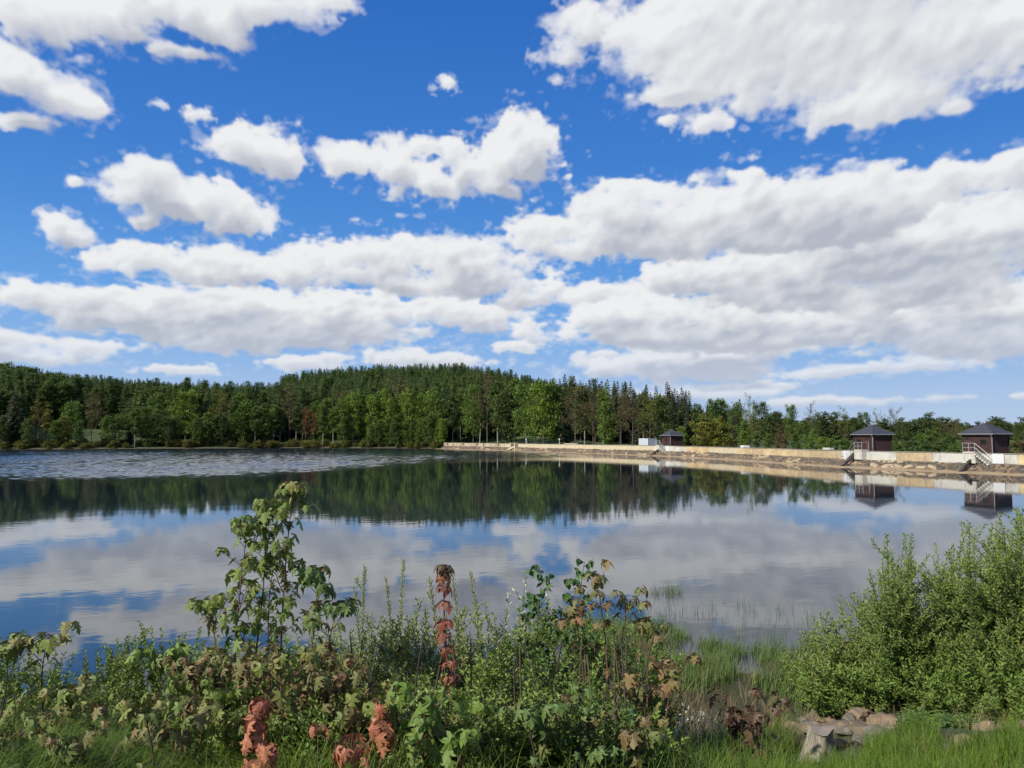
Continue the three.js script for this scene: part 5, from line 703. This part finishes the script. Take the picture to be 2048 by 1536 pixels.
// heart leaved birch saplings, and bare brown stems in the middle
{
  const b = new Bag(); const out = [[0, 0], [0.35, 0.08], [0.46, 0.34], [0.26, 0.68], [0, 1.05], [-0.26, 0.68], [-0.46, 0.34], [-0.35, 0.08]], L = ([x, y]) => [x, y, -0.25 * Math.abs(x) - 0.2 * y * y]; for (let i = 0; i < out.length; i++) b.tri(L([0, 0.4]), L(out[i]), L(out[(i + 1) % out.length]), [1, 1, 1]); const hg = b.geo(), hm = [leafMat(0.055, 0.125, 0.035), leafMat(0.07, 0.145, 0.035), leafMat(0.05, 0.11, 0.03)];
  for (const [u, v, ub, d, label] of [[1083, 1135, 1062, 7.0, 'birch sapling with heart shaped leaves leaning over the willows'], [1165, 1120, 1128, 7.0, 'tall birch sapling with heart shaped leaves behind the olive maple']]) {
    const R = rng(u), x = xAt(ub, d), y0 = ground(x, -d) - 0.05, o = thing('birch_sapling', label, 'sapling', null, [x, y0, -d]), w = new Bag(), H = rowToY(v, d) - y0, dx = xAt(u, d) - x, at = (t) => [dx * t * t, H * t, 0.1 * t]; const pts = []; for (let i = 0; i <= 8; i++) pts.push(at(i / 8)); w.tube(pts, pts.map((_, i) => 0.01 * (1 - 0.8 * i / 8)), 5);
    for (let k = 0; k < 26; k++) { const t = 0.42 + 0.58 * (k + R()) / 26, p = at(t), a = R() * 6.283, l = 0.32 * (1.1 - t) + 0.05, e = [p[0] + Math.cos(a) * l, p[1] + l * 0.8, p[2] + Math.sin(a) * l]; w.tube([p, e], [0.003, 0.0015], 3); for (let j = 0; j < 6; j++) { const f = 0.3 + 0.75 * R(), m = part('leaf', hg, hm[Math.floor(R() * 3)], o); m.position.set(lerp(p[0], e[0], f) + (R() - 0.5) * 0.05, lerp(p[1], e[1], f) - 0.01, lerp(p[2], e[2], f) + (R() - 0.5) * 0.05); m.scale.setScalar(0.045 + 0.025 * R()); m.rotation.set(2.2 + R() * 1.2, R() * 6.283, (R() - 0.5), 'YXZ'); } }
    part('stem', w.geo(), stemMats.dark, o);
  }
  const R = rng(88);
  for (let k = 0; k < 44; k++) { const u = 700 + 560 * R(), d = 5.0 + 1.6 * R(), v = 1260 + 130 * R(), x = xAt(u, d), y0 = ground(x, -d) - 0.05, w = new Bag(), H = Math.max(0.4, rowToY(v, d) - y0), lean = (R() - 0.4) * 0.3, pts = []; for (let i = 0; i <= 6; i++) { const t = i / 6; pts.push([lean * t * t, H * t, 0.05 * Math.sin(t * 4 + k)]); } w.tube(pts, pts.map((_, i) => (0.008 + 0.005 * R()) * (1 - 0.5 * i / 6)), 5); for (let j = 0; j < 9; j++) { const i = 1 + Math.floor(R() * 5), p = pts[i]; w.tube([p, [p[0] + (R() - 0.5) * 0.03, p[1] + 0.02, p[2] + (R() - 0.5) * 0.03]], [0.004, 0.002], 3); } const o = part('bare_stem', w.geo(), k % 3 ? stemMats.dark : stemMats.olive, scene); o.position.set(x, y0, -d); tag(o, 'thin bare upright stem among the willow growth', 'stem', 'bare stems in the middle thicket'); }
}
// ------------------------------------------------------------------ grasses, reeds and ground plants (not countable)
function tuft(seed, blades, h, w, lean, spread, kink = 0) {
  const R = rng(seed), b = new Bag();
  for (let k = 0; k < blades; k++) { const a = R() * 6.283, r = spread * Math.sqrt(R()), x = Math.cos(a) * r, z = Math.sin(a) * r, d = R() * 6.283, L = h * (0.55 + 0.6 * R()), ln = lean * (0.3 + R()), cx = Math.cos(d), cz = Math.sin(d), ww = w * (0.6 + 0.7 * R()), t = tint(R, 0.5), N = 4, px = -cz, pz = cx; let prev = null;
    for (let i = 0; i <= N; i++) { const f = i / N, o = ln * L * f * f, y = L * f * (1 - 0.32 * ln * f * f), hw = ww * (1 - f) * (0.6 + 0.6 * Math.sin(3.14 * Math.min(1, f + 0.3))) + 0.0006, c = [[x + cx * o - px * hw, y, z + cz * o - pz * hw], [x + cx * o + px * hw, y, z + cz * o + pz * hw]]; if (prev) b.quad(prev[0], prev[1], c[1], c[0], t); prev = c; } }
  return b.geo();
}
function strew(name, geos, m, label, category, spots, tintBy) {                    // spots: [x, z, scale, turn, sink]
  const g = new THREE.Group(); g.name = name; tag(g, label, category, null, 'stuff'); scene.add(g); const by = geos.map(() => []); spots.forEach((s, i) => by[i % geos.length].push(s)); const M = new THREE.Matrix4(), q = new THREE.Quaternion(), e = new THREE.Euler();
  geos.forEach((geo, k) => { if (!by[k].length) return; const im = new THREE.InstancedMesh(geo, m, by[k].length); by[k].forEach(([x, z, s, a, y, c, tx = 0, tz = 0], i) => { im.setMatrixAt(i, M.compose(V(x, y ?? ground(x, z) - 0.02, z), q.setFromEuler(e.set(tx, a, tz)), V(s, s, s))); im.setColorAt(i, c ?? C(1, 1, 1)); }); im.name = name.replace(/s$/, '') + '_tufts'; im.userData.kind = 'stuff'; im.castShadow = im.receiveShadow = true; g.add(im); });
}
const GR = rng(909), gtone = (a, b) => { const t = GR(); return C(lerp(a[0], b[0], t), lerp(a[1], b[1], t), lerp(a[2], b[2], t)); };
const grassMat = leafMat(0.085, 0.150, 0.022, 0.35, { roughness: 0.6, specularIntensity: 0.25 }), reedMat = leafMat(0.095, 0.15, 0.035, 0.25), strawMat = leafMat(0.26, 0.20, 0.105, 0.2);
const pick = (n, u0, u1, d0, d1, test) => { const out = []; while (out.length < n) { const d = Math.sqrt(lerp(d0 * d0, d1 * d1, GR())), u = lerp(u0, u1, GR()), x = xAt(u, d), z = -d; if (!test || test(x, z, u, d)) out.push([x, z]); } return out; };
const dry = (x, z) => ground(x, z) > 0.06;
// long bending grass of the left bank
strew('meadow_grass', [0, 1, 2, 3].map((k) => tuft(10 + k, 20, 0.5, 0.0045, 1.25, 0.13)), grassMat, 'long bending green grass on the left bank', 'grass', pick(3600, -260, 640, 3.2, 9.2, dry).map(([x, z]) => [x, z, (0.34 + 0.4 * GR()) * (1 + 0.55 * noise(x * 0.9, z * 0.9, 77)), GR() * 6.28, undefined, noise(x * 0.7, z * 0.7, 78) > 0.35 ? gtone([1.3, 1.1, 0.9], [1.7, 1.3, 1]) : gtone([0.85, 0.9, 0.8], [1.35, 1.2, 1])]));
strew('undergrowth_grass', [0, 1, 2].map((k) => tuft(20 + k, 16, 0.36, 0.004, 0.7, 0.13)), grassMat, 'thin dark grass under the thicket', 'grass', pick(2000, 560, 1560, 3.4, 9.3, dry).map(([x, z]) => [x, z, 0.6 + 0.7 * GR(), GR() * 6.28, undefined, gtone([0.75, 0.8, 0.7], [1.3, 1.1, 0.9])]));
strew('dry_grass', [0, 1].map((k) => tuft(25 + k, 6, 0.4, 0.0016, 0.8, 0.15)), strawMat, 'dry straw coloured stalks scattered through the bank grass', 'grass', pick(420, -200, 2200, 3.4, 9.0, dry).map(([x, z]) => [x, z, 0.5 + 0.6 * GR(), GR() * 6.28, undefined, gtone([0.5, 0.5, 0.45], [1.1, 1.0, 0.9])]));
// fresh upright grass at the right
strew('fresh_grass', [0, 1, 2, 3].map((k) => tuft(30 + k, 26, 0.30, 0.004, 0.5, 0.11)), grassMat, 'fresh bright green upright grass in front of the rocks', 'grass', pick(3200, 1240, 2300, 3.3, 7.0, (x, z, u, d) => !(u < 1720 && d > 6.2) && !(u > 1840 && d > 5.9)).map(([x, z]) => [x, z, 0.42 + 0.45 * GR(), GR() * 6.28, undefined, gtone([0.9, 1.0, 0.8], [1.5, 1.3, 1.0])]));
// grass islands and reeds in the shallows
const wetSpots = (n, cx, cz, rx, rz) => { const o = []; for (let i = 0; i < n; i++) { const a = GR() * 6.283, r = Math.sqrt(GR()); o.push([cx + Math.cos(a) * rx * r, cz + Math.sin(a) * rz * r]); } return o; };
strew('marsh_grass', [0, 1, 2].map((k) => tuft(40 + k, 24, 0.42, 0.0055, 0.55, 0.16)), reedMat, 'green marsh grass growing out of the shallow water', 'grass', [...wetSpots(300, 1.8, -13.9, 1.3, 1.2), ...wetSpots(190, 2.5, -11.5, 0.8, 1.0), ...wetSpots(45, 3.6, -10.4, 0.4, 0.9), ...wetSpots(110, 0.4, -11.4, 1.7, 1.4), ...wetSpots(80, 4.3, -12.4, 0.5, 0.6), ...wetSpots(60, 5.3, -12.0, 0.6, 0.7), ...wetSpots(50, 3.4, -12.8, 0.35, 0.5), ...wetSpots(50, 4.0, -10.9, 0.35, 0.4)].map(([x, z]) => [x, z, 0.4 + 0.5 * GR(), GR() * 6.28, Math.max(-0.06, ground(x, z) - 0.03), gtone([0.8, 0.85, 0.8], [1.2, 1.15, 1])]));
strew('reeds', [0, 1].map((k) => tuft(50 + k, 5, 0.55, 0.0045, 0.35, 0.14)), reedMat, 'scattered thin reed blades standing in open water', 'reed', [...wetSpots(170, 4.6, -14.6, 2.4, 2.2), ...wetSpots(110, 5.4, -12.6, 1.6, 1.6), ...wetSpots(60, 3.45, -17.6, 0.4, 0.3), ...wetSpots(40, 4.2, -13, 1.2, 1.2), ...wetSpots(40, -4.3, -10.6, 2.6, 0.6), ...wetSpots(30, 0.8, -13.6, 1.6, 1.4)].map(([x, z]) => [x, z, 0.35 + 0.45 * GR(), GR() * 6.28, -0.08, gtone([0.7, 0.8, 0.8], [1.2, 1.1, 1])]));
strew('dead_reeds', [0, 1].map((k) => tuft(60 + k, 9, 0.4, 0.003, 1.1, 0.16)), strawMat, 'pale brown dead reed stalks lying at the water edge', 'reed', [...wetSpots(90, 2.9, -10.4, 1.6, 1.6), ...wetSpots(70, 4.9, -11.2, 1.4, 1.4), ...wetSpots(60, 1.4, -12.4, 1.4, 1.4), ...wetSpots(60, -4.5, -9.9, 2.4, 0.5), ...wetSpots(90, 2.2, -9.2, 1.2, 0.5), ...wetSpots(70, 2.4, -8.7, 0.7, 0.5)].map(([x, z]) => [x, z, 0.5 + 0.6 * GR(), GR() * 6.28, Math.max(-0.03, ground(x, z) - 0.02), gtone([0.5, 0.5, 0.5], [1.1, 1.05, 1]), (GR() - 0.5) * 0.7, (GR() - 0.5) * 0.7]));
// broad leaved weeds and creepers on the bank
{
  const weed = (seed, n, s) => { const R = rng(seed), b = new Bag(); for (let k = 0; k < n; k++) { const a = k * 2.4 + R(), h = s * (0.3 + 1.4 * k / n), l = s * (0.55 + 0.5 * R()) * (1.1 - 0.5 * k / n), w = l * 0.27, dx = Math.cos(a), dz = Math.sin(a), t = tint(R, 0.4), P = (f, q, dy) => [dx * l * f - dz * w * q, h + dy * l, dz * l * f + dx * w * q]; for (const q of [1, -1]) { b.tri(P(0.05, 0, 0), P(0.3, q * 0.8, 0.12), P(0.55, 0, 0.06), t); b.tri(P(0.3, q * 0.8, 0.12), P(0.6, q * 0.85, 0.1), P(0.55, 0, 0.06), t); b.tri(P(0.6, q * 0.85, 0.1), P(1, 0, -0.14), P(0.55, 0, 0.06), t); } } b.tube([[0, -0.03, 0], [0.01, s * 1.7, 0.01]], [0.004, 0.002], 4); return b.geo(); };
  const m = leafMat(0.095, 0.175, 0.030, 0.35);
  strew('weeds', [0, 1, 2].map((k) => weed(70 + k, 17, 0.13)), m, 'low leafy weeds covering the bank', 'weeds', [...pick(1900, 380, 1560, 3.6, 9.0, dry), ...pick(380, 1780, 2250, 7.4, 9.2, dry), ...pick(1300, -200, 440, 3.4, 8.8, (x, z) => dry(x, z) && noise(x * 0.8, z * 0.8, 79) > -0.25)].map(([x, z]) => [x, z, 0.35 + 0.55 * GR(), GR() * 6.28, undefined, gtone([0.65, 0.72, 0.8], [1.25, 1.1, 1])]));
  // white cotton tufts beside the pool
  const cot = (() => { const R = rng(5), b = new Bag(); for (let i = 0; i < 60; i++) { const a = R() * 6.28, q = Math.acos(2 * R() - 1); b.tri([0, 0.24, 0], [Math.sin(q) * Math.cos(a) * 0.022, 0.24 + Math.cos(q) * 0.022, Math.sin(q) * Math.sin(a) * 0.022], [Math.sin(q) * Math.cos(a + 0.5) * 0.02, 0.24 + Math.cos(q + 0.3) * 0.02, Math.sin(q) * Math.sin(a + 0.5) * 0.02], [1, 1, 1]); } b.tube([[0, -0.02, 0], [0, 0.235, 0]], [0.002], 3, [0.3, 0.4, 0.2]); return b.geo(); })();
  strew('cotton_grass', [cot], leafMat(0.55, 0.55, 0.48, 0.3), 'small white cotton tufts beside the dark pool', 'flowers', wetSpots(20, 1.95, -9.4, 0.4, 0.3).map(([x, z]) => [x, z, 0.7 + 0.5 * GR(), GR() * 6.28, Math.max(0, ground(x, z)) - 0.01, C(1, 1, 1)]));
}
// ------------------------------------------------------------------ stone slabs, rocks and the stump on the right bank
const rockTex = (seed, a, b2, c) => dataTex(256, 256, (u, v) => { const n = fbmT(u, v, 5, 6, seed), l = fbmT(u, v, 9, 5, seed + 30), f = fbmT(u, v, 60, 2, seed + 60); const t = smooth(-0.25, 0.35, n), k = smooth(0.12, 0.3, l) * 0.75; return [0, 1, 2].map((q) => lerp(lerp(a[q], b2[q], t), c[q], k) * (1 + 0.3 * f)); });
const rockMats = [[700, [0.11, 0.085, 0.06], [0.18, 0.13, 0.085], [0.07, 0.075, 0.045]], [710, [0.095, 0.085, 0.07], [0.145, 0.125, 0.10], [0.065, 0.07, 0.045]], [720, [0.17, 0.115, 0.075], [0.24, 0.165, 0.11], [0.11, 0.10, 0.075]], [730, [0.18, 0.19, 0.20], [0.25, 0.25, 0.255], [0.13, 0.13, 0.12]]].map((a) => { const t = rockTex(...a); return new THREE.MeshStandardMaterial({ map: t, bumpMap: t, bumpScale: 0.02, roughness: 0.95 }); });
function rockGeo(seed, sx, sy, sz, cut = 0.5, det = 4) { const g = new THREE.IcosahedronGeometry(1, det), p = g.attributes.position, R = rng(seed), planes = Array.from({ length: 11 }, () => { const v = V(R() - 0.5, (R() - 0.5) * 1.1, R() - 0.5).normalize(); return [v, cut + 0.35 * R()]; }), q = V(), uv = []; for (let i = 0; i < p.count; i++) { q.fromBufferAttribute(p, i); for (const [n, d] of planes) { const e = q.dot(n) - d; if (e > 0) q.addScaledVector(n, -e * 0.94); } const k = 1 + 0.05 * noise(q.x * 5 + seed, q.y * 5 + q.z * 3, 2) + 0.02 * noise(q.x * 14 + seed, q.y * 14 + q.z * 9, 3); const k2 = k + 0.05 * noise(q.x * 9 + seed, q.y * 16 + q.z * 7, 4); p.setXYZ(i, q.x * k2 * sx, q.y * k2 * sy, q.z * k2 * sz); uv.push(q.x * sx * 1.6 + q.z * 0.4, q.y * sy * 1.6 + q.z * sz * 1.3); } g.setAttribute('uv', new THREE.Float32BufferAttribute(uv, 2)); g.computeVertexNormals(); return g; }
const rowD = (v, y) => (EYE - y) / Math.tan(Math.atan((v - 768) / 1538) - 0.069464);          // distance at which height y shows at picture row v
const rocks = [];
for (const [u, v, sx, sy, sz, turn, m, label, seed, yy] of [
  [1625, 1432, 0.26, 0.17, 0.22, 0.4, 0, 'squared tan stone slab at the end of the slab row', 1, 0.42],
  [1660, 1425, 0.46, 0.15, 0.22, -0.42, 1, 'long lichen grey stone slab on top of the row', 2, 0.58],
  [1690, 1452, 0.42, 0.16, 0.22, -0.42, 0, 'tan stone slab wedged in the middle of the row', 3, 0.46],
  [1735, 1462, 0.30, 0.15, 0.2, -0.4, 1, 'grey stone slab next to last in the row', 4, 0.5],
  [1775, 1475, 0.22, 0.13, 0.18, -0.3, 0, 'small tan stone ending the slab row in grass', 5, 0.48],
  [1600, 1440, 0.22, 0.13, 0.2, 0.9, 1, 'broken grey slab lying at the water end of the row', 14, 0.4],
  [1650, 1455, 0.3, 0.13, 0.18, -0.3, 0, 'flat tan slab leaning below the long grey slab', 15, 0.45],
  [1715, 1478, 0.3, 0.12, 0.2, -0.5, 1, 'flat grey slab sunk in grass below the row', 16, 0.5],
  [1755, 1448, 0.2, 0.13, 0.16, 0.2, 1, 'small squared grey stone behind the slab row', 17, 0.5],
  [1320, 1446, 0.2, 0.12, 0.17, 0.3, 2, 'pale rounded rock beside the dark pool', 6, 0.25],
  [1905, 1482, 0.16, 0.12, 0.15, 0.8, 2, 'small pinkish rock lying in bright grass', 7, 0.55],
  [1948, 1470, 0.2, 0.15, 0.16, 0.2, 2, 'small tan rock between the grass and the large split rock', 8, 0.6],
  [1985, 1462, 0.18, 0.2, 0.16, 1.2, 0, 'brown pointed rock behind the large split rock', 9, 0.62],
  [2028, 1480, 0.3, 0.26, 0.24, 0.5, 2, 'large pinkish split rock at the bank edge', 10, 0.66],
  [2062, 1488, 0.24, 0.2, 0.26, 0.2, 3, 'blue grey rock leaning on the large split rock', 11, 0.66],
  [1960, 1512, 0.15, 0.1, 0.14, 0.2, 2, 'low tan rock half sunk in grass', 12, 0.6],
  [1870, 1500, 0.17, 0.08, 0.13, 0.5, 1, 'low grey rock half sunk in grass', 13, 0.5],
]) { let d = rowD(v, yy); for (let k = 0; k < 12; k++) d = lerp(d, rowD(v, ground(xAt(u, d), -d) + sy * 0.3), 0.5); const x = xAt(u, d), o = part((seed < 6 || seed > 13) ? 'stone_slab' : 'rock', rockGeo(seed * 31, sx * ((seed < 6 || seed > 13) ? 0.66 : d / 11), sy * ((seed < 6 || seed > 13) ? 0.45 : d / 13), sz * ((seed < 6 || seed > 13) ? 0.7 : d / 11), (seed < 6 || seed > 13) ? 0.5 : 0.58), rockMats[m], scene); o.position.set(x, ground(x, -d) + sy * 0.16, -d); rocks.push([u, d, x]); o.rotation.y = turn; o.userData = {}; tag(o, label, (seed < 6 || seed > 13) ? 'slab' : 'rock', (seed < 6 || seed > 13) ? 'stone slabs in a row' : undefined); }
{
  let d = rowD(1512, 0.72); for (let k = 0; k < 12; k++) d = lerp(d, rowD(1512, ground(xAt(1625, d), -d)), 0.5); const x = xAt(1625, d), o = thing('tree_stump', 'weathered grey tree stump with flaring side in the grass', 'stump', null, [x, ground(x, -d) - 0.08, -d], 0.4), n = 22, H = 0.34;
  const wood = new THREE.MeshStandardMaterial({ map: dataTex(128, 256, (u, v) => { const g = fbmT(u, v * 0.08, 32, 4, 801), k = fbmT(u, v, 6, 4, 805); return [0.22 + 0.16 * g + 0.08 * k, 0.195 + 0.15 * g + 0.08 * k, 0.16 + 0.12 * g + 0.06 * k]; }), roughness: 0.95 });
  const p = [], uv = [], idx = []; for (let j = 0; j <= 6; j++) for (let i = 0; i <= n; i++) { const a = i / n * 6.2832, f = j / 6, r = (0.105 + 0.085 * Math.pow(1 - f, 2.2) + 0.015 * smooth(0.8, 1, f)) * (1 + 0.12 * Math.sin(a * 3 + 1) + 0.07 * Math.sin(a * 7)); p.push(Math.cos(a) * r - 0.06 * (1 - f), H * f + 0.03 * Math.sin(a * 2) * f, Math.sin(a) * r); uv.push(i / n * 2, f); } for (let j = 0; j < 6; j++) for (let i = 0; i < n; i++) { const a = j * (n + 1) + i; idx.push(a, a + n + 1, a + 1, a + 1, a + n + 1, a + n + 2); }
  const g = new THREE.BufferGeometry(); g.setAttribute('position', new THREE.Float32BufferAttribute(p, 3)); g.setAttribute('uv', new THREE.Float32BufferAttribute(uv, 2)); g.setIndex(idx); g.computeVertexNormals(); part('trunk', g, wood, o);
  const tp = [0, H + 0.012, 0], b = new Bag(); for (let i = 0; i < n; i++) { const q = (k) => { const a = k / n * 6.2832, r = 0.122 * (1 + 0.12 * Math.sin(a * 3 + 1) + 0.07 * Math.sin(a * 7)); return [Math.cos(a) * r * 1.12, H + 0.01 + 0.03 * Math.sin(a * 2), Math.sin(a) * r * 1.1]; }; b.tri(tp, q(i + 1), q(i), [0.9 + 0.2 * hash2(i, 1, 2), 0.9, 0.9]); } part('cut_face', b.geo(), mat(0.17, 0.16, 0.14, 0.95, { vertexColors: true }), o);
}
// rubble round the slab row
{
  const R = rng(61);
  for (let k = 0; k < 20; k++) { const u = 1560 + 260 * R(), d = 7.7 + 1.7 * R(), x = xAt(u, d), s = 0.07 + 0.10 * R(), o = part('rubble_stone', rockGeo(2000 + k * 17, s * 1.3, s * 0.7, s, 0.45, 3), rockMats[Math.floor(R() * 3)], scene); o.position.set(x, ground(x, -d) + s * 0.25, -d); o.rotation.set((R() - 0.5) * 0.4, R() * 6.28, (R() - 0.5) * 0.4); tag(o, 'small flat brown stone in the rubble round the slab row', 'stone', 'rubble round the slabs'); }
}
renderer.render(scene, camera);
